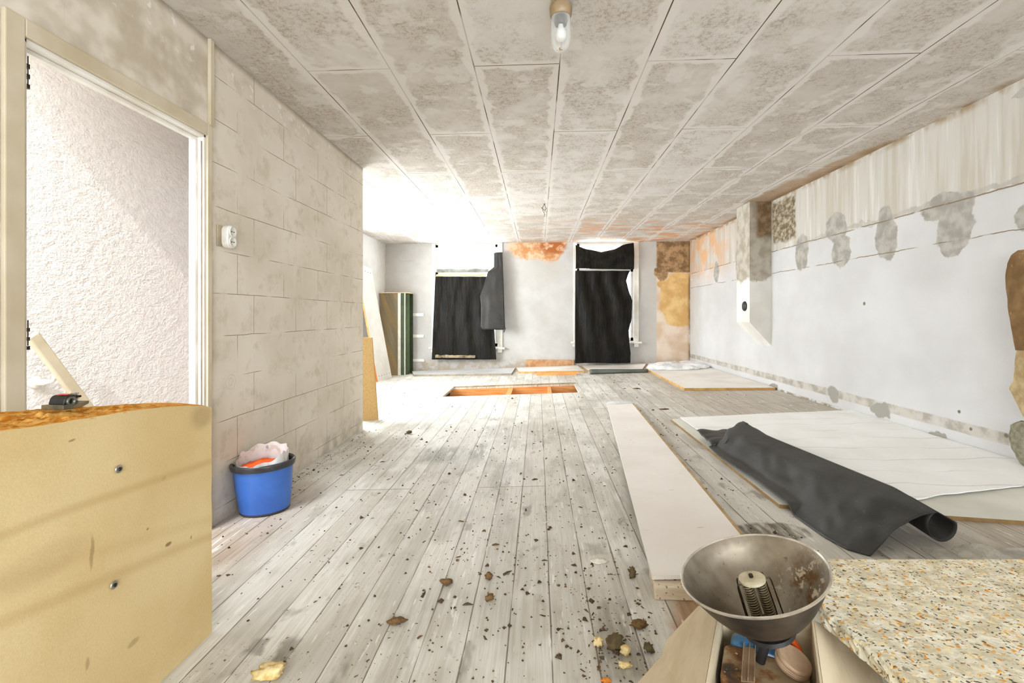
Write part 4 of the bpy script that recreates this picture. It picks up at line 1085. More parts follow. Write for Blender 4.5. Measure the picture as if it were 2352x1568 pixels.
# ------------------------------------------------------------------ hatch: joists and rim in the opening
bm = BM(); t_ = 0.02
prism(bm, [onfloor(HX0 - 0.05, HY1 - t_, -0.298), onfloor(HX1 + 0.05, HY1 - t_, -0.298), onfloor(HX1 + 0.05, HY1 - t_, -0.0245), onfloor(HX0 - 0.05, HY1 - t_, -0.0245)], (0, 0.04, 0))
props(obj('floor_joist', bm, M_OAK), 'orange pine joist along the far side of the open floor hatch', 'joist', 'joists in the floor hatch')
bm = BM(); ym = HY0 + 0.62 * (HY1 - HY0)
for x, wd, lab in ((HX0 + 0.78 * (HX1 - HX0), 0.05, 'narrow cross joist near the right end of the floor hatch'), (HX0 + 0.46 * (HX1 - HX0), 0.07, 'orange cross joist near the middle of the floor hatch')):
    bm = BM(); box(bm, (x, HY0 + 0.002, fz(x) - 0.20), (x + wd, HY1 - t_ - 0.001, fz(x) - 0.03)); props(obj('floor_joist', bm, M_OAK), lab, 'joist', 'joists in the floor hatch')
bm = BM()
prism(bm, [onfloor(HX0 - 0.06, HY0 - 0.01, 0.001), onfloor(HX0 + 0.004, HY0 - 0.01, 0.001), onfloor(HX0 + 0.004, HY1 + 0.01, 0.001), onfloor(HX0 - 0.06, HY1 + 0.01, 0.001)], (0, 0, 0.014))
props(obj('hatch_trim', bm, M_WPAINT), 'white trim strip along the left end of the floor hatch', 'trim strip')
bm = BM(); prism(bm, [onfloor(HX0, HY1 + 0.002, 0.001), onfloor(HX1 + 0.02, HY1 + 0.002, 0.001), onfloor(HX1 + 0.02, HY1 + 0.05, 0.001), onfloor(HX0, HY1 + 0.05, 0.001)], (0, 0, 0.014))
props(obj('hatch_trim', bm, mat('grey_brown_wood', (176, 154, 122), (146, 122, 90), 8, 0.75)), 'grey brown strip along the far side of the floor hatch', 'trim strip')

# ------------------------------------------------------------------ blue bucket
bb = (F(548, 1178) + F(664, 1180)) / 2; bc = F(604, 1176)
bw = (F(664, 1180) - F(548, 1178)).length / 2
bc = F(601, 1190); BKY = bc.y + 0.137 * 0.86; BKX = onY(609, 1150, BKY).x
bk_ = root('bucket', onfloor(BKX, BKY), 'blue plastic bucket with dark rim and rubbish beside the block wall', 'bucket')
zr = 0.285
TB = Matrix.Translation((BKX, BKY, fz(BKX))) @ Matrix.Rotation(-math.atan(SLOPE), 4, 'Y') @ Matrix.Rotation(math.radians(4), 4, 'Z')
R0, R1 = 0.137, 0.170
def m_blue():
    return mat('blue_plastic', (62, 112, 196), (54, 100, 182), 5, 0.35, bump=0.03)
bm = BM(); lathe(bm, [(R0 * 0.98, 0.0145), (R0 + 0.004, 0.05), (R0 + 0.016, 0.15), (R1 - 0.010, zr - 0.03), (R1 - 0.016, zr - 0.03), (R0 + 0.010, 0.15), (R0 - 0.004, 0.02), (0, 0.018)], 56, TB, sy=0.86)
part('bucket_body', bm, m_blue(), bk_, smooth=True, auto=50)
bm = BM(); lathe(bm, [(0, 0.001), (R0 * 0.93, 0.001), (R0 * 0.985, 0.006), (R0 * 0.99, 0.0145), (0, 0.0145)], 56, TB, sy=0.86); part('base_ring', bm, mat('dark_grey_plastic', (58, 56, 56), None, 10, 0.4), bk_, smooth=True, auto=40)
bm = BM(); lathe(bm, [(R1 - 0.012, zr - 0.032), (R1 + 0.001, zr - 0.030), (R1 + 0.006, zr - 0.008), (R1 + 0.006, zr), (R1 - 0.001, zr + 0.006), (R1 - 0.010, zr + 0.001), (R1 - 0.014, zr - 0.012), (R1 - 0.012, zr - 0.032)], 56, TB, sy=0.86)
part('rim', bm, mat('dark_grey_rim', (58, 56, 58), None, 10, 0.3), bk_, smooth=True, auto=60)
# the liner bag and the orange filling are things lying in the bucket
def liner(u, v):
    a = 2 * math.pi * u
    back = 0.5 + 0.5 * math.sin(a + 0.25)                    # 1 at the far side
    top = zr - 0.002 + 0.078 * back ** 0.8 + 0.005 * math.sin(a * 9) + 0.012 * nz(math.cos(a) * 3, math.sin(a) * 3, 1)
    z = 0.16 + (top - 0.16) * v
    r = (R0 + 0.004) + (R1 - 0.030 - R0) * v + 0.010 * nz(math.cos(a) * 4, math.sin(a) * 4, z * 14) - 0.006
    return TB @ Vector((r * math.cos(a), 0.86 * r * math.sin(a), z))
nl = NB('torn_white_liner'); c1 = nl.mix(nl.map(nl.noise(nl.P, 16, 4), 0.52, 0.60), lin((236, 232, 228)), lin((220, 206, 196))); c1 = nl.mix(nl.mul(nl.map(nl.noise(nl.P, 11, 2), 0.62, 0.66), 0.7), c1, lin((130, 134, 150)))
nl.bump(nl.noise(nl.P, 30, 4), 0.4, 0.006)
bm = BM(); sheet(bm, liner, 72, 14); 
props(obj('liner_bag', bm, nl.out(c1, 0.4), smooth=True), 'white crumpled bag lining the blue bucket', 'bag')
def heap(a, r): return 0.268 + 0.022 * (1 - r) + 0.020 * nz(r * math.cos(a) * 3, r * math.sin(a) * 3, 2)
bm = BM(); hp_ = [[bm.verts.new(TB @ Vector((0.114 * rr * math.cos(2 * math.pi * k / 40), 0.86 * 0.114 * rr * math.sin(2 * math.pi * k / 40), heap(2 * math.pi * k / 40, rr)))) for k in range(40)] for rr in (0.001, 0.25, 0.5, 0.75, 1.0)]
for i in range(4):
    for k in range(40): bm.faces.new((hp_[i][k], hp_[i + 1][k], hp_[i + 1][(k + 1) % 40], hp_[i][(k + 1) % 40]))
lowr = [bm.verts.new(TB @ Vector((0.10 * math.cos(2 * math.pi * k / 40), 0.86 * 0.10 * math.sin(2 * math.pi * k / 40), 0.20))) for k in range(40)]
for k in range(40): bm.faces.new((hp_[4][k], lowr[k], lowr[(k + 1) % 40], hp_[4][(k + 1) % 40]))
bm.faces.new(lowr)
props(obj('orange_cloth', bm, mat('orange_cloth', (236, 96, 30), (220, 78, 20), 7, 0.8), smooth=True), 'bright orange cloth stuffed in the blue bucket', 'cloth')

# ------------------------------------------------------------------ yellow foam block on the left
XF, FT = -1.14, 0.20                                   # face plane and thickness
YF0, YF1 = 0.50, F(488, 1452).y
top_tab = sorted((onX(px, py, XF).y, onX(px, py, XF).z) for px, py in ((487, 937), (470, 931), (430, 932), (380, 934), (300, 943), (200, 960), (100, 976), (0, 990)))
back_tab = sorted((onX(px, py, XF - FT).y, onX(px, py, XF - FT).z) for px, py in ((478, 932), (430, 926), (340, 925), (250, 931), (150, 938), (0, 946)))
def ftop(y): return interp(top_tab, y) if y > top_tab[0][0] else top_tab[0][1]
def btop(y): return interp(back_tab, y) if y > back_tab[0][0] else back_tab[0][1]
fb = root('foam_block', onfloor(XF - FT / 2, 1.1), 'big yellow foam slab standing on edge at the left, torn orange top', 'foam block')
def face(u, v):
    y = YF0 + (YF1 - YF0) * u; z1 = ftop(y); z0 = fz(XF) + 0.001
    return Vector((XF + 0.006 * nz(y * 2.5, v * 2, 3) + 0.012 * math.sin(u * 3.1) * v * 0, y + 0.004 * nz(0, v * 9, 8) * (u > 0.99), z0 + (z1 - z0) * v))
NU, NV = 60, 30
bm = BM()
A_ = [[bm.verts.new(face(i / NU, j / NV)) for j in range(NV + 1)] for i in range(NU + 1)]
def bface(u, v):
    y = YF0 + (YF1 - YF0) * u; z1 = btop(y) - 0.03; z0 = fz(XF - FT) + 0.001
    return Vector((XF - FT, y, z0 + (z1 - z0) * v))
B__ = [[bm.verts.new(bface(i / NU, j / NV)) for j in range(NV + 1)] for i in range(NU + 1)]
for i in range(NU):
    for j in range(NV):
        bm.faces.new((A_[i][j], A_[i + 1][j], A_[i + 1][j + 1], A_[i][j + 1])); bm.faces.new((B__[i][j], B__[i][j + 1], B__[i + 1][j + 1], B__[i + 1][j]))
    bm.faces.new((A_[i][0], B__[i][0], B__[i + 1][0], A_[i + 1][0])); bm.faces.new((A_[i][NV], A_[i + 1][NV], B__[i + 1][NV], B__[i][NV]))
for j in range(NV):
    bm.faces.new((A_[0][j], A_[0][j + 1], B__[0][j + 1], B__[0][j])); bm.faces.new((A_[NU][j], B__[NU][j], B__[NU][j + 1], A_[NU][j + 1]))
part('foam_body', bm, m_foam(), fb, smooth=True, auto=40)
nt = NB('torn_orange_foam', True); a_ = nt.noise(nt.vm('MULTIPLY', nt.P, (3.2, 1, 1)), 24, 6, 0.7)
ct = nt.mix(nt.map(a_, 0.36, 0.62), lin((200, 122, 32)), lin((238, 184, 100))); nt.bump(a_, 0.6, 0.008)
def torn(u, v):
    y = YF0 + (YF1 - 0.006 - YF0) * u
    zf_, zb_ = ftop(y) + 0.001, btop(y)
    z = zf_ + (zb_ - zf_) * v
    k = math.sin(math.pi * min(1, max(0, v)))
    calm = min(1, max(0, (YF1 - 0.10 - y) / 0.25))
    rg = (abs(nz(y * 14, v * 16, 2)) * 0.022 + abs(nz(y * 34, v * 34, 6)) * 0.010 - 0.010)
    return Vector((XF - 0.0005 - (FT - 0.001) * v, y, z + rg * (k ** 0.5) * calm + 0.004 * k - (0.0008 if v in (0,) else 0)))
bm = BM(); sheet(bm, torn, 240, 50, th=0.004); part('torn_top', bm, nt.out(ct, 0.95, spec=0.1), fb, smooth=True)
for (px, py) in ((273, 1077), (262, 1343)):
    p = onX(px, py, XF + 0.004); M_ = Matrix.Translation(p) @ Matrix.Rotation(math.radians(90), 4, 'Y')
    bm = BM(); lathe(bm, [(0, 0.003), (0.010, 0.002), (0.011, 0.0), (0, -0.001)], 24, M_); sc_ = part('washer', bm, M_BRIGHT, fb, smooth=True, auto=30)
    bm = BM(); lathe(bm, [(0.0, 0.006), (0.0045, 0.005), (0.006, 0.003), (0, 0.003)], 6, M_); part('screw_head', bm, M_STEEL, sc_)

# small clamp-like fitting on the block
cpx = onX(150, 936, XF - 0.09); cy_, cz_ = cpx.y, 0
cz_ = max(ftop(cy_), btop(cy_)) + 0.010
K = root('metal_fitting', (XF - 0.09, cy_, cz_), 'small black and silver metal fitting lying on the yellow foam block', 'metal fitting')
sc_ = cy_ / FPX
def kp(dx, dz, dy=0.0):
    q = onX(155 + dx, 936 - dz, XF - 0.09); return Vector((XF - 0.09 + dy, q.y, q.z))
zb0 = kp(0, 0).z
o_ = Vector((XF - 0.09, cy_, cz_))
sx = 0.00088
def lp(dx, dz, dy=0.0): return o_ + Vector((dy, dx * sx, dz * sx))
prismx = lambda bm, pts, d0, d1: prism(bm, [lp(a, b, d0) for a, b in pts], (d1 - d0, 0, 0))
bm = BM(); prismx(bm, [(-38, 0), (-10, -3), (20, -2), (40, 4), (42, 13), (12, 11), (-8, 8), (-20, 12), (-38, 14)], -0.03, 0.03)
part('base_plate', bm, mat('worn_brass_grey', (134, 120, 88), (92, 88, 74), 20, 0.45, 0.4), K, bevel=0.002)
bm = BM(); prismx(bm, [(-26, 12), (-20, 30), (-12, 37), (8, 38), (12, 30), (16, 12)], -0.024, 0.020); part('clamp_body', bm, M_RUBBER, K, bevel=0.003)
bm = BM(); M_ = Matrix.Translation(lp(-9, 20, 0.021)) @ Matrix.Rotation(math.radians(90), 4, 'Y')
lathe(bm, [(0.0060, 0.0), (0.0115, 0.0), (0.012, 0.005), (0.0095, 0.007), (0.007, 0.006), (0.0060, 0.0)], 28, M_); part('ring', bm, mat('grey_green_metal', (120, 122, 108), None, 30, 0.4, 0.6), K, smooth=True)
for dx in (24, 34):
    bm = BM(); tube(bm, [lp(dx, 10, 0.0), lp(dx, 36, 0.0)], 0.003, 10); tube(bm, [lp(dx, 34, 0), lp(dx, 39, 0)], 0.0055, 6); tube(bm, [lp(dx, 20, 0), lp(dx, 24, 0)], 0.005, 6)
    part('bolt', bm, M_BRIGHT, K)
bm = BM(); tube(bm, [lp(12, 30, 0.004), lp(42, 26, 0.004)], 0.003, 8); part('cross_bar', bm, M_STEEL, K)
bm = BM(); prismx(bm, [(-14, 38.5), (-2, 39.2), (-2, 40.8), (-14, 40.2)], -0.01, 0.018); part('red_mark', bm, mat('red_orange_plastic', (206, 62, 30), None, 10, 0.4), K)

# ------------------------------------------------------------------ cardboard box with the parabolic heater on it
ZBX = 0.430                                            # height of the box rim
e00, e01 = onZ(1652, 1421, ZBX), onZ(1613, 1566, ZBX)  # left rim, far -> near
e10, e11 = onZ(1864, 1421, ZBX), onZ(1896, 1566, ZBX)
dirb = ((e00 - e01).normalized() + (e10 - e11).normalized()).normalized(); perp = Vector((dirb.y, -dirb.x, 0))
BL = e00 - dirb * 0.0; wbox = (e10 - e00).dot(perp) 
far_l = BL + dirb * 0.10; near_l = BL - dirb * 0.32
far_r, near_r = far_l + perp * wbox, near_l + perp * wbox
cbx = root('cardboard_box', onfloor((BL + perp * wbox / 2).x, (BL - dirb * 0.1).y), 'open cardboard box with spread flaps at the bottom right', 'box')
def wallb(a, b, inn, name='side_wall'):
    bm = BM(); n_ = inn.normalized() * 0.004
    prism(bm, [Vector((a.x, a.y, fz(a.x) + 0.001)), Vector((b.x, b.y, fz(b.x) + 0.001)), Vector((b.x, b.y, ZBX)), Vector((a.x, a.y, ZBX))], n_); return part(name, bm, M_CARD, cbx)
wallb(far_l, near_l, -perp); wallb(far_r, near_r, perp); wallb(far_l, far_r, dirb); wallb(near_l, near_r, -dirb)
bm = BM(); prism(bm, [Vector((p.x, p.y, fz(p.x) + 0.006)) for p in (far_l, far_r, near_r, near_l)], (0, 0, 0.004)); part('box_bottom', bm, M_CARDIN, cbx)
def flapb(pa, pb, pxs, name='flap'):
    """flap hinged on rim pa-pb with its outer outline drooping through the given points"""
    bm = BM(); vs = [pa, pb] + pxs; prism(bm, vs, (0, 0, -0.004)); return part(name, bm, M_CARD, cbx)
off = perp * -0.005
flapb(far_l + off, near_l + off, [near_l + off - perp * 0.19 + Vector((0, 0, -0.10)), onZ(1520, 1505, 0.345), onZ(1530, 1470, 0.345), onZ(1603, 1392, 0.375)])
flapb(near_r - off, far_r - off + dirb * 0.0, [onZ(1935, 1452, 0.38), onZ(1990, 1480, 0.36), onZ(2012, 1512, 0.345), near_r + perp * 0.14 + Vector((0, 0, -0.13))])

# heater
BT = math.radians(-16.4); HC = Vector((0.4665, 1.0575, CZ - 0.5597))
RB = 0.146; DB = 0.124
HB = HC - Vector((math.sin(BT), 0, math.cos(BT))) * DB
ht = root('parabolic_heater', HB, 'round metal bowl heater with coiled element standing on the cardboard box', 'heater')
TH_ = Matrix.Translation(HB) @ Matrix.Rotation(BT, 4, 'Y')
prof = []
for k in range(13):
    t = k / 12; r = RB * t
    prof.append((r, DB * (t ** 2.35)))
inner = list(prof); outer = [(r + 0.002, z - 0.003) for r, z in prof[1:]]
bm = BM()
lathe(bm, [(0, 0.0)] + inner[1:] + [(RB + 0.003, DB + 0.0025), (RB + 0.006, DB + 0.001), (RB + 0.005, DB - 0.003)] + outer[::-1] + [(0, -0.003)], 96)
bmesh.ops.transform(bm, matrix=TH_, verts=bm.verts)
# material reads the bowl's own coordinates; its origin is the bowl's centre
bmesh.ops.recalc_face_normals(bm, faces=bm.faces); ax3 = TH_.to_3x3() @ Vector((0, 0, 1))
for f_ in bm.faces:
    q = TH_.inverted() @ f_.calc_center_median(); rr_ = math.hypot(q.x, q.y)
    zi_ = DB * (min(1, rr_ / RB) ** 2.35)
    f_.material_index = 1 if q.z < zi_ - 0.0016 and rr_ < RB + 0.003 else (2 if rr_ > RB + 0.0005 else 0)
part('reflector_bowl', bm, [m_pan(), mat('dark_bowl_metal', (74, 62, 48), (40, 34, 28), 9, 0.55, 0.2), mat('bare_rim', (206, 198, 184), (180, 170, 154), 30, 0.3, 0.7)], ht, smooth=True, auto=60)  # outer faces get a darker metal than the inside
def HT(x, y, z): return TH_ @ Vector((x, y, z))
lean = Vector((-0.018, -0.004, 0.0))
def EL(x, y, z): return HT(x * 1.1 - 0.004 - 0.03 * z, y * 1.1 - 0.012, z * 1.12)
bm = BM(); lathe(bm, [(0, 0.0), (0.027, 0.0), (0.027, 0.005), (0.022, 0.0065), (0.012, 0.0065), (0, 0.0068)], 36)
bmesh.ops.transform(bm, matrix=Matrix.Translation(EL(0, 0, 0.100)) @ Matrix.Rotation(BT * 0.9, 4, 'Y'), verts=bm.verts)
part('ceramic_disc', bm, mat('ceramic_disc', (196, 186, 158), (172, 160, 130), 30, 0.6), ht, smooth=True, auto=30)
bm = BM(); tube(bm, [EL(0, 0, 0.1065), EL(0, 0, 0.112)], 0.0045, 6); part('hex_nut', bm, M_STEEL, ht)
for sx_ in (-1, 1):
    bm = BM(); tube(bm, [EL(sx_ * 0.0125, 0, 0.008), EL(sx_ * 0.0125, 0, 0.099)], 0.0075, 14); rod = part('ceramic_rod', bm, mat('dark_rod', (96, 86, 66), (70, 62, 46), 40, 0.7), ht, smooth=True, auto=40)
    bm = BM(); pts = []
    N_ = 15 * 14
    for k in range(N_ + 1):
        a = 2 * math.pi * k / 14; z = 0.022 + 0.072 * k / N_
        pts.append(EL(sx_ * 0.0125 + 0.0098 * math.cos(a), 0.0098 * math.sin(a), z))
    tube(bm, pts, 0.0013, 5); part('heating_coil', bm, mat('dull_coil_wire', (150, 136, 106), (120, 106, 78), 60, 0.45, 0.5), rod, smooth=True)
for (x, y) in ((-0.033, -0.006), (0.033, -0.006), (0.028, 0.014), (-0.026, 0.014)):
    bm = BM(); tube(bm, [EL(x * 0.7, y, 0.101), EL(x * 0.95, y, 0.101), EL(x, y, 0.094), EL(x * 1.05, y, 0.03), EL(x * 1.02, y, 0.006)], 0.0015, 6); part('guard_wire', bm, M_STEEL, ht)
bm = BM(); M_ = Matrix.Translation(EL(0, 0, 0.0)); lathe(bm, [(0, 0.002), (0.027, 0.002), (0.027, 0.016), (0.022, 0.021), (0, 0.021)], 8, M_); part('element_socket', bm, mat('rusty_socket', (104, 70, 40), (74, 52, 34), 30, 0.7), ht)
bm = BM(); lathe(bm, [(0.052, -0.012), (0.050, -0.004), (0.03, -0.0035), (0, -0.0035), (0, -0.010), (0.045, -0.012)], 32); bmesh.ops.transform(bm, matrix=TH_, verts=bm.verts); tube(bm, [HB + Vector((0.002, 0, -0.012)), Vector((HB.x - 0.012, HB.y + 0.01, ZBX - 0.06))], 0.010, 14); part('stand_neck', bm, M_RUBBER, ht, smooth=True, auto=40)
p = HT(-0.045, -0.055, 0.030); bm = BM()
tube(bm, [p + Vector((-0.012, 0.003, 0.006)), p + Vector((-0.004, 0.0, 0.003)), p + Vector((0.006, -0.002, 0.003)), p + Vector((0.014, -0.010, -0.001))], [0.002, 0.004, 0.0035, 0.002], 6)
props(obj('foam_crumb', bm, mat('yellow_crumb', (206, 158, 58), None, 40, 0.9), smooth=True), 'yellow foam crumb lying inside the heater bowl', 'crumb')

# things in the box
def bxp(px, py, z): return onZ(px, py, z)
ZT = 0.365
q = [bxp(1668, 1478, ZT), bxp(1660, 1530, ZT), bxp(1870, 1600, ZT), bxp(1890, 1545, ZT)]
tl, tr_ = bxp(1668, 1478, ZT), bxp(1878, 1530, ZT)
ddn = perp.copy(); dpn = -dirb; ln_ = wbox - 0.024
tv_ = (tl - BL).dot(dirb); tl = BL + dirb * tv_ + perp * 0.012; tl.z = ZT
def inbox(p, m_):
    u = (p - BL).dot(perp); q = p + perp * (max(m_, min(wbox - m_, u)) - u); return q
tin = root('rusty_tin', (tl + ddn * ln_ / 2 + dpn * 0.05), 'rusty rectangular tin with blue sides lying in the cardboard box', 'tin')
def rrect(c, ex, ey, hx, hy, r, z, n_=6):
    out = []
    for (sx2, sy2, a0) in ((1, 1, 0), (-1, 1, 90), (-1, -1, 180), (1, -1, 270)):
        for k in range(n_ + 1):
            a = math.radians(a0 + 90 * k / n_); out.append(Vector((0, 0, z)) + Vector((c.x, c.y, 0)) + ex * (sx2 * (hx - r) + r * math.cos(a)) + ey * (sy2 * (hy - r) + r * math.sin(a)))
    return out
tc_ = tl + ddn * (ln_ / 2) + dpn * 0.062
tin.location = (tc_.x, tc_.y, 0.130)
bm = BM(); prism(bm, rrect(tc_, ddn, -dpn, ln_ / 2, 0.062, 0.016, 0.130), (0, 0, ZT - 0.0155 - 0.130)); part('tin_body', bm, mat('blue_tin_paint', (96, 122, 140), (60, 92, 120), 10, 0.4, 0.2), tin)
bm = BM(); prism(bm, rrect(tc_, ddn, -dpn, ln_ / 2 + 0.002, 0.064, 0.018, ZT - 0.015), (0, 0, 0.015)); part('tin_lid', bm, m_rusty(), tin, bevel=0.002)
# metal profile clip
c_ = bxp(1722, 1513, ZT + 0.02)
bm = BM(); ex = Vector((0.995, -0.06, 0)).normalized(); ey = Vector((0.10, 0.995, 0)).normalized()
pp = [(-0.0125, 0.004), (-0.0125, 0.016), (-0.0105, 0.016), (-0.0105, 0.006), (-0.001, 0.006), (-0.001, 0.014), (0.001, 0.014), (0.001, 0.006), (0.0105, 0.006), (0.0105, 0.016), (0.0125, 0.016), (0.0125, 0.004)]
c_ = bxp(1718, 1556, ZT + 0.012)
st_ = Vector((c_.x, c_.y, ZT + 0.0015))
L = bxp(1722, 1478, ZT + 0.012); dv_ = Vector((L.x - c_.x, L.y - c_.y, 0)); 
prism(bm, [st_ + ex * x * 1.1 + Vector((0, 0, z - 0.003)) for x, z in pp], dv_)
props(obj('metal_profile', bm, mat('brown_grey_metal', (196, 168, 138), (166, 138, 110), 12, 0.4, 0.5)), 'short grooved metal profile lying on the rusty tin', 'metal profile')
# round lid standing at a slant and the orange ring behind it
c_ = inbox(bxp(1842, 1530, ZT + 0.02), 0.041)
M_ = Matrix.Translation(Vector((c_.x, c_.y, ZT + 0.022))) @ Matrix.Rotation(math.radians(16), 4, 'X') @ Matrix.Rotation(math.radians(14), 4, 'Y')
jl = root('round_lid', (c_.x, c_.y, ZT + 0.003), 'brown round screw lid lying on the rusty tin', 'lid')
bm = BM(); lathe(bm, [(0, -0.008), (0.034, -0.008), (0.035, -0.002), (0.0338, 0.0), (0.035, 0.002), (0.0338, 0.004), (0.035, 0.006), (0.0345, 0.011), (0.032, 0.0135), (0, 0.0135)], 48, M_); part('lid_body', bm, mat('dull_brown_lid', (196, 166, 136), (164, 134, 106), 14, 0.5, 0.1), jl, smooth=True, auto=40)
d_ = inbox(bxp(1842, 1508, ZT + 0.02), 0.045)
M_ = Matrix.Translation(Vector((d_.x, d_.y + 0.012, ZT + 0.024))) @ Matrix.Rotation(math.radians(30), 4, 'X') @ Matrix.Rotation(math.radians(12), 4, 'Y')
bm = BM(); lathe(bm, [(0.016, 0.0), (0.016, 0.004), (0.024, 0.006), (0.031, 0.005), (0.033, 0.0), (0.031, -0.004), (0.020, -0.004), (0.016, 0.0)], 40, M_)
props(obj('orange_ring', bm, mat('orange_plastic', (232, 96, 22), (214, 78, 14), 10, 0.35, bump=0.03), smooth=True), 'bright orange plastic ring leaning behind the brown round lid', 'ring')
# blue jug behind the tin
c_ = bxp(1720, 1462, ZT - 0.02)
jug = []
bm = BM(); jc = tl + ddn * 0.065 - dpn * 0.030
jc2 = [rrect(jc, ddn, -dpn, 0.058 * s, 0.026 * s, 0.02 * s, z) for z, s in ((0.130, 1), (ZT - 0.015, 1), (ZT + 0.002, 0.93), (ZT + 0.008, 0.7), (ZT + 0.009, 0.3))]
rings = [[bm.verts.new(p) for p in r] for r in jc2]
for a, b in zip(rings, rings[1:]):
    for k in range(len(a)): bm.faces.new((a[k], a[(k + 1) % len(a)], b[(k + 1) % len(a)], b[k]))
bm.faces.new(rings[0]); bm.faces.new(rings[-1])
props(obj('blue_canister', bm, mat('blue_painted_plastic', (60, 122, 176), (96, 140, 160), 5, 0.25, bump=0.04), smooth=True), 'blue plastic canister standing in the box under the heater bowl', 'canister')

# ------------------------------------------------------------------ speckled foam slab on a crate
ZS = 0.474
s0, s1 = onZ(1868, 1284, ZS), onZ(2352, 1284, ZS)
s2, s3 = onZ(1888, 1398, ZS), onZ(2100, 1566, ZS)
ax_ = Vector((1, (s1.y - s0.y) / (s1.x - s0.x), 0)); 
cr_l = s0; 
def edge_pts():
    pts = [s0, s0 + (s2 - s0) * 0.55]
    for (px, py) in ((1886, 1398), (1930, 1432), (1975, 1470), (2030, 1515), (2095, 1566)): pts.append(onZ(px, py, ZS))
    pts.append(Vector((pts[-1].x + 0.01, 0.55, ZS))); return pts
EP = edge_pts(); SR = Vector((1.75, s0.y + ax_.y * (1.75 - s0.x), ZS)); SN = Vector((1.75, 0.55, ZS))
bm = BM()
ring = []
for a, b in zip(EP, EP[1:]):
    k_ = max(2, int((b - a).length / 0.012))
    for i in range(k_): ring.append(a.lerp(b, i / k_))
ring.append(EP[-1]); ring += [SN, SR]
lay = []
for (dz_, rg) in ((0, 0.002), (-0.006, 0.004), (-0.014, 0.006), (-0.025, 0.006), (-0.035, 0.003)):
    L_ = []
    for i, p in enumerate(ring):
        r_ = rg if i < len(ring) - 2 else 0
        L_.append(bm.verts.new(p + Vector((r_ * nz(p.y * 60, dz_ * 90, 1) * 1.6 + (0.004 if dz_ == 0 else 0), r_ * 0.6 * nz(p.x * 60, dz_ * 70, 4), dz_))))
    lay.append(L_)
for a, b in zip(lay, lay[1:]):
    for k in range(len(a)): bm.faces.new((a[k], a[(k + 1) % len(a)], b[(k + 1) % len(a)], b[k]))
bm.faces.new(lay[0]); bm.faces.new(lay[-1][::-1])
bmesh.ops.triangulate(bm, faces=[f for f in bm.faces if len(f.verts) > 4])
ts_ = root('chip_foam_slab', (1.2, 0.95, ZS - 0.035), 'thick speckled chip foam slab at the bottom right corner', 'foam slab')
part('slab', bm, m_terrazzo(), ts_)
bm = BM(); 
crate = root('wooden_crate', (1.25, 0.9, fz(1.25)), 'dark wooden crate carrying the speckled foam slab', 'crate')
x0, x1, y0, y1 = 0.86, 1.70, 0.58, 1.10; zt = ZS - 0.0355
for (a, b) in (((x0, y0), (x1, y0 + 0.018)), ((x0, y1 - 0.018), (x1, y1)), ((x0, y0 + 0.018), (x0 + 0.018, y1 - 0.018)), ((x1 - 0.018, y0 + 0.018), (x1, y1 - 0.018))):
    bm = BM(); box(bm, (a[0], a[1], fz(b[0]) + 0.001), (b[0], b[1], zt)); part('crate_side', bm, mat('dark_crate_wood', (112, 88, 58), (84, 64, 42), 6, 0.8, stretch=(0.5, 5, 5)), crate)

# ------------------------------------------------------------------ brown corduroy coat hanging at the right edge
def m_cord():
    n = NB('brown_corduroy'); q = n.sep(n.warp(n.P, 4, 0.03)); 
    rb = n.math('SINE', n.mul(n.math('ADD', q[1], n.mul(q[2], 0.25)), 900.0))
    col = n.mix(n.map(n.noise(n.P, 7, 5), 0.35, 0.65), lin((142, 112, 76)), lin((112, 86, 56)))
    col = n.mix(n.mul(n.map(n.noise(n.P, 12, 4), 0.6, 0.68), 0.5), col, lin((186, 166, 130)))
    n.bump(rb, 0.3, 0.003); return n.out(col, 0.95, spec=0.1)
XC_ = XR - 0.07
def cp_(px, py): return onX(px, py, XC_)
ct_ = root('corduroy_coat', (XC_, cp_(2345, 1060).y, cp_(2345, 1060).z), 'brown corduroy coat hanging on the right wall, its sleeve cut by the picture edge', 'coat')
def strip(tab_l, widths, depth, name, m, nu=16, nv=60, seed=0):
    ys = [t[0] for t in tab_l]; y0, y1 = ys[0], ys[-1]
    def f(u, v):
        py = y0 + (y1 - y0) * v; pl = interp(tab_l, py)
        p = onX(pl, py, XC_); wd = interp(widths, v); a = math.pi * 2 * u
        cx = p.y - wd / 2
        return Vector((XC_ - 0.002 + depth * math.sin(a) * (1 if v < 2 else 0) * min(1, wd / 0.1) + 0.0 , cx + wd / 2 * math.cos(a) + 0.006 * nz(a, v * 9, seed), p.z + 0.005 * nz(u * 5, v * 7, seed)))
    bm = BM(); sheet(bm, f, 28, nv); return part(name, bm, m, ct_, smooth=True)
MCD = m_cord()
strip([(576, 2345), (586, 2328), (605, 2317), (635, 2312), (665, 2315), (705, 2318), (745, 2326), (780, 2333), (803, 2338)], [(0, 0.12), (0.1, 0.24), (0.5, 0.26), (0.8, 0.2), (1, 0.16)], 0.045, 'upper_sleeve', MCD, seed=1)
strip([(790, 2346), (815, 2336), (850, 2334), (875, 2330), (893, 2321), (910, 2330), (930, 2344), (955, 2356)], [(0, 0.14), (0.3, 0.17), (0.6, 0.22), (1, 0.1)], 0.04, 'lower_sleeve', mat('light_corduroy', (186, 166, 126), (150, 124, 84), 9, 0.95), seed=2)
strip([(966, 2345), (975, 2325), (1000, 2320), (1030, 2327), (1050, 2338), (1068, 2352)], [(0, 0.05), (0.2, 0.14), (0.8, 0.13), (1, 0.06)], 0.03, 'grey_cuff', mat('grey_brown_knit', (140, 134, 112), (112, 106, 86), 30, 0.95), seed=3)

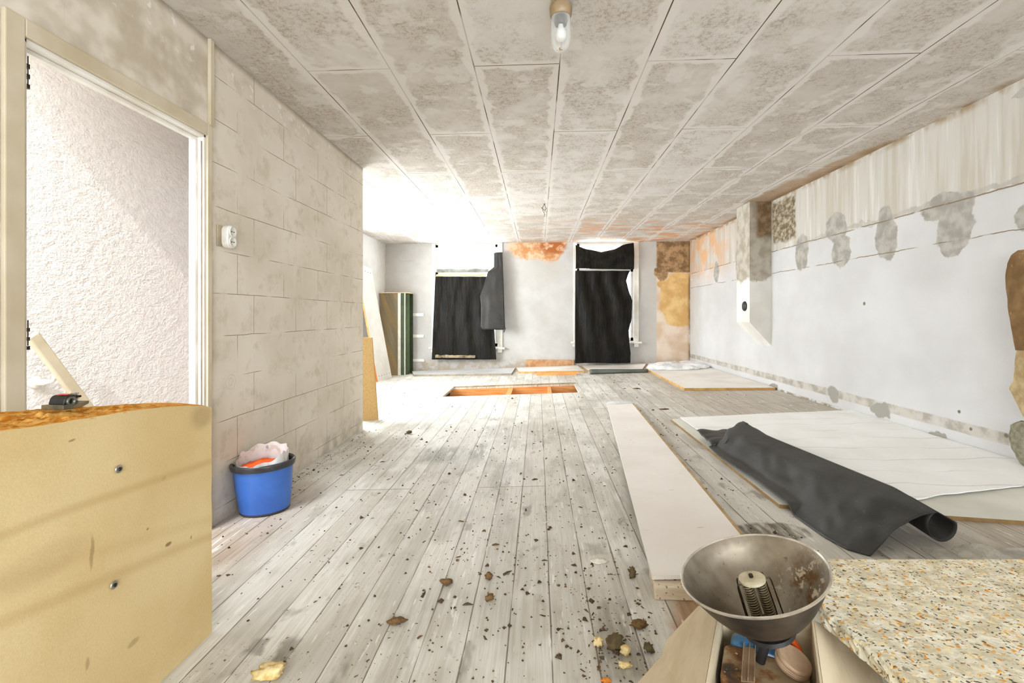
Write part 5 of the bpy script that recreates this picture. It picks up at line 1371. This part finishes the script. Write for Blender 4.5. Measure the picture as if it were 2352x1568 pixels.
# ------------------------------------------------------------------ rubbish on the floor
random.seed(4)
def chunk(name, px, py, s, m, label, cat, flat=0.6, rz=0.0, long=1.0, group=None, seed=0, dz=0.0):
    p = F(px, py, dz); bm = BM(); bmesh.ops.create_icosphere(bm, subdivisions=3, radius=1)
    for v in bm.verts:
        c = v.co; k = 1.15 + 0.75 * nz(c.x * 1.7 + seed, c.y * 1.7, c.z * 1.7) + 0.38 * nz(c.x * 4, c.y * 4 + seed, c.z * 4)
        v.co = Vector((c.x * k * s * long, c.y * k * s, c.z * k * s * flat))
    bmesh.ops.transform(bm, matrix=Matrix.Rotation(rz, 4, 'Z'), verts=bm.verts)
    lo = min(v.co.z + 0 * v.co.x for v in bm.verts)
    bmesh.ops.transform(bm, matrix=Matrix.Translation(p + Vector((0, 0, -lo - s * flat * 0.05))), verts=bm.verts)
    return props(obj(name, bm, m, smooth=True), label, cat, group)
MY = mat('cream_foam_chunk', (236, 214, 160), (206, 172, 104), 40, 0.9); MG = mat('olive_plaster_chunk', (104, 88, 58), (74, 60, 38), 40, 0.9)
MBR = mat('brown_wood_crumb', (120, 92, 54), (84, 60, 34), 40, 0.9); MWC = mat('white_plaster_chunk', (240, 236, 226), (214, 206, 190), 40, 0.85)
MOR = mat('orange_crumb', (226, 142, 48), (196, 112, 30), 40, 0.85)
C_L = [('foam_chunk', 622, 1556, 0.026, MY, 'cream foam chunk on the floor at the bottom edge left of centre', 'foam chunk', 0.5, 0.3, 1.5),
 ('plaster_chunk', 1452, 1326, 0.0095, MG, 'single olive green chunk on the floor left of the timber block', 'plaster chunk', 1.3, 0, 1),
 ('plaster_chunk', 1414, 1492, 0.016, MG, 'largest olive brown chunk of the rubble heap at lower right', 'plaster chunk', 0.9, 0, 1.2),
 ('foam_chunk', 1374, 1482, 0.010, MY, 'cream foam chunk left of the olive rubble chunk', 'foam chunk', 1, 0, 1),
 ('foam_chunk', 1437, 1502, 0.010, MY, 'cream foam chunk right of the olive rubble chunk', 'foam chunk', 0.8, 1, 1.3),
 ('plaster_chunk', 1490, 1497, 0.010, MG, 'dark chunk near the left flap of the cardboard box', 'plaster chunk', 0.9, 0, 1),
 ('foam_chunk', 1435, 1533, 0.008, MY, 'small cream foam bit below the olive rubble chunk', 'foam chunk', 0.6, 0, 1.6),
 ('wood_chip', 912, 1431, 0.011, MBR, 'brown curled wood chip on the boards left of centre', 'wood chip', 0.5, 0.1, 1.8),
 ('plaster_chunk', 1026, 1342, 0.012, MBR, 'dark brown clod with orange side left of the floor centre', 'clod', 0.6, 0, 1.4),
 ('plaster_chunk', 1122, 1330, 0.010, MBR, 'dark brown clod below the middle of the floor', 'clod', 0.8, 0, 1.0),
 ('plaster_chunk', 1125, 1378, 0.009, MBR, 'dark clod just below the middle clod', 'clod', 0.8, 0.5, 1.2),
 ('plaster_chunk', 1468, 1440, 0.012, MBR, 'brown clod near the box flap above the dark chunk', 'clod', 0.5, 0.2, 1.5),
 ('plaster_flake', 1376, 1289, 0.012, MWC, 'flat white plaster flake right of the floor centre', 'plaster flake', 0.2, 0.0, 2.0),
 ('orange_crumb', 1392, 1566, 0.006, MOR, 'bright orange crumb at the bottom picture edge', 'crumb', 0.6, 0, 1.4),
 ('wood_chip', 1496, 1562, 0.010, MY, 'pale wood chip at the bottom edge beside the box', 'wood chip', 0.6, 1, 1.6),
 ('plaster_chunk', 940, 996, 0.014, MG, 'dark green clod on the bright floor near the hatch', 'clod', 0.7, 0, 1.2),
 ('wood_chip', 1526, 940, 0.012, MBR, 'reddish wood chip beyond the big creased sheet', 'wood chip', 0.3, 0, 3.0),
 ('wood_chip', 1462, 893, 0.014, MBR, 'reddish wood chip beyond the long white board', 'wood chip', 0.3, 0, 2.5),
 ('plaster_chunk', 2165, 1004, 0.03, mat('grey_mortar_lump', (128, 124, 110), (104, 100, 86), 20, 0.9), 'grey mortar lump at the foot of the right wall', 'mortar lump', 0.5, 0, 1.5)]
for i, c in enumerate(C_L):
    (nm, px, py, s, m, lab, cat, fl, rz, lg) = c
    if nm == 'plaster_chunk' and px == 2165: continue
    chunk(nm, px, py, s * (1.25 if s < 0.02 else 1.0), m, lab, cat, fl, rz, lg, seed=i * 3.3)
p0 = F(1229, 1183); 
bm = BM(); tube(bm, [F(1228, 1182, 0.004), F(1234, 1190, 0.003), F(1243, 1201, 0.003), F(1251, 1200, 0.003), F(1262, 1196, 0.004)], 0.0022, 6)
props(obj('plastic_strip', bm, M_WHITEP, smooth=True), 'bent thin white strip on the floorboards', 'plastic strip')

# countless crumbs: one object; darker bits, pale bits and splinters
occupied = []
def free(p):
    if HX0 - 0.1 < p.x < HX1 + 0.05 and HY0 - 0.05 < p.y < HY1 + 0.1: return False
    q = p - L0; a = (L3 - L0); t = q.dot(a) / a.dot(a)
    if -0.1 < t < 1.08:
        lx = L0.x + (L3.x - L0.x) * t; rx = L1.x + (L2.x - L1.x) * t
        if lx - 0.01 < p.x < rx + 0.03: return False
    if (p - Vector((BKX, BKY, p.z))).length < 0.18: return False
    if p.y < 4.9 and over_boards(p) > 0.01: return False
    if p.x < XL + 0.03 and p.y < 4.7: return False
    if p.x < XF + 0.05 and p.y < YF1 + 0.05: return False
    if p.y < 1.2 and p.x > 0.22: return False
    if (K0 - Vector((0.03, 0.03, 0))).x < p.x < K1.x + 0.03 and K0.y - 0.04 < p.y < K0.y + 0.2: return False
    if p.x < -1.7 and p.y > 4.55 and p.y < 5.2: return False
    if p.y > 8.0: return False
    if p.y > 6.0 and p.x > 1.7: return False
    for u_ in (0.1, 0.3, 0.5, 0.7, 0.9, 1.0):
        e = left_edge(u_)
        if abs(p.y - e.y) < 0.25 and p.x > e.x - 0.08: return False
    return True
crumbs = BM(); lay_ = crumbs.loops.layers.color.new('tone')
def crumb(p, s, tone, stretch=1.0):
    a = random.random() * 6.28; ca, sa = math.cos(a), math.sin(a); vs = []
    for (x, y, z) in ((1, 0, 0), (-0.4, 0.9, 0), (-0.6, -0.8, 0), (0.1, 0.1, 1.0), (0.5, -0.7, 0.45)):
        x *= stretch * random.uniform(0.7, 1.2); y *= random.uniform(0.7, 1.2) / stretch ** 0.5; z *= random.uniform(0.5, 1.1) / stretch ** 0.5
        vs.append(crumbs.verts.new(Vector((p.x + s * (x * ca - y * sa), p.y + s * (x * sa + y * ca), p.z + 0.0005 + s * z))))
    for f_ in ((0, 3, 1), (1, 3, 2), (2, 3, 4), (4, 3, 0), (0, 1, 2), (0, 2, 4)):
        fc = crumbs.faces.new([vs[k] for k in f_])
        for l in fc.loops: l[lay_] = tone
hot = [(1125, 1290, 0.25, 160), (1420, 1500, 0.10, 200), (1380, 1330, 0.18, 120), (1180, 1400, 0.3, 90), (1440, 1150, 0.22, 70), (1180, 1180, 0.35, 90), (1130, 1500, 0.2, 60), (1560, 980, 0.3, 60), (1520, 900, 0.6, 50), (830, 975, 0.10, 50), (1390, 1470, 0.1, 60)]
spots = []
for (px, py, r, n_) in hot:
    c_ = F(px, py)
    for _ in range(n_):
        x = random.gauss(c_.x, r); y = random.gauss(c_.y, r * 1.3); spots.append((x, y))
for _ in range(1700): spots.append((random.uniform(-1.7, 1.3), random.uniform(1.2, 4.6)))
for _ in range(420): spots.append((random.uniform(-2.6, 1.7), random.uniform(4.0, 7.9)))
for _ in range(160): spots.append((XL + 0.05 + abs(random.gauss(0, 0.08)), random.uniform(2.6, 4.6)))
for _ in range(120): spots.append((random.uniform(0.7, 1.3), random.uniform(2.2, 4.6)))
nb_ = 0
for (x, y) in spots:
    p = onfloor(x, y)
    if y < 1.15 or x > 2.9 or not free(p): continue
    s = 1.12 * min(0.013, random.lognormvariate(math.log(0.0030), 0.6)) * (1 + max(0, y - 4) * 0.12)
    k = random.random()
    tone = (0.06 + 0.12 * k, 0.042 + 0.08 * k, 0.020 + 0.035 * k, 1) if k < 0.66 else ((0.30, 0.20, 0.09, 1) if k < 0.84 else (0.72, 0.69, 0.62, 1))
    if tone[0] > 0.6: s *= 0.7
    crumb(p, s, tone, 1.0 if random.random() < 0.8 else 2.4)
nc = NB('floor_rubbish'); at = nc.t.nodes.new('ShaderNodeVertexColor'); at.layer_name = 'tone'
o = obj('rubbish_crumbs', crumbs, nc.out(nc.mix(nc.map(nc.noise(nc.P, 300), 0.3, 0.7, 0.0, 0.3), at.outputs[0], lin((170, 140, 96))), 0.9), world_mat=True)
props(o, 'fine crumbs of rubble and splinters strewn over the wooden floor', 'crumbs', None, 'stuff')
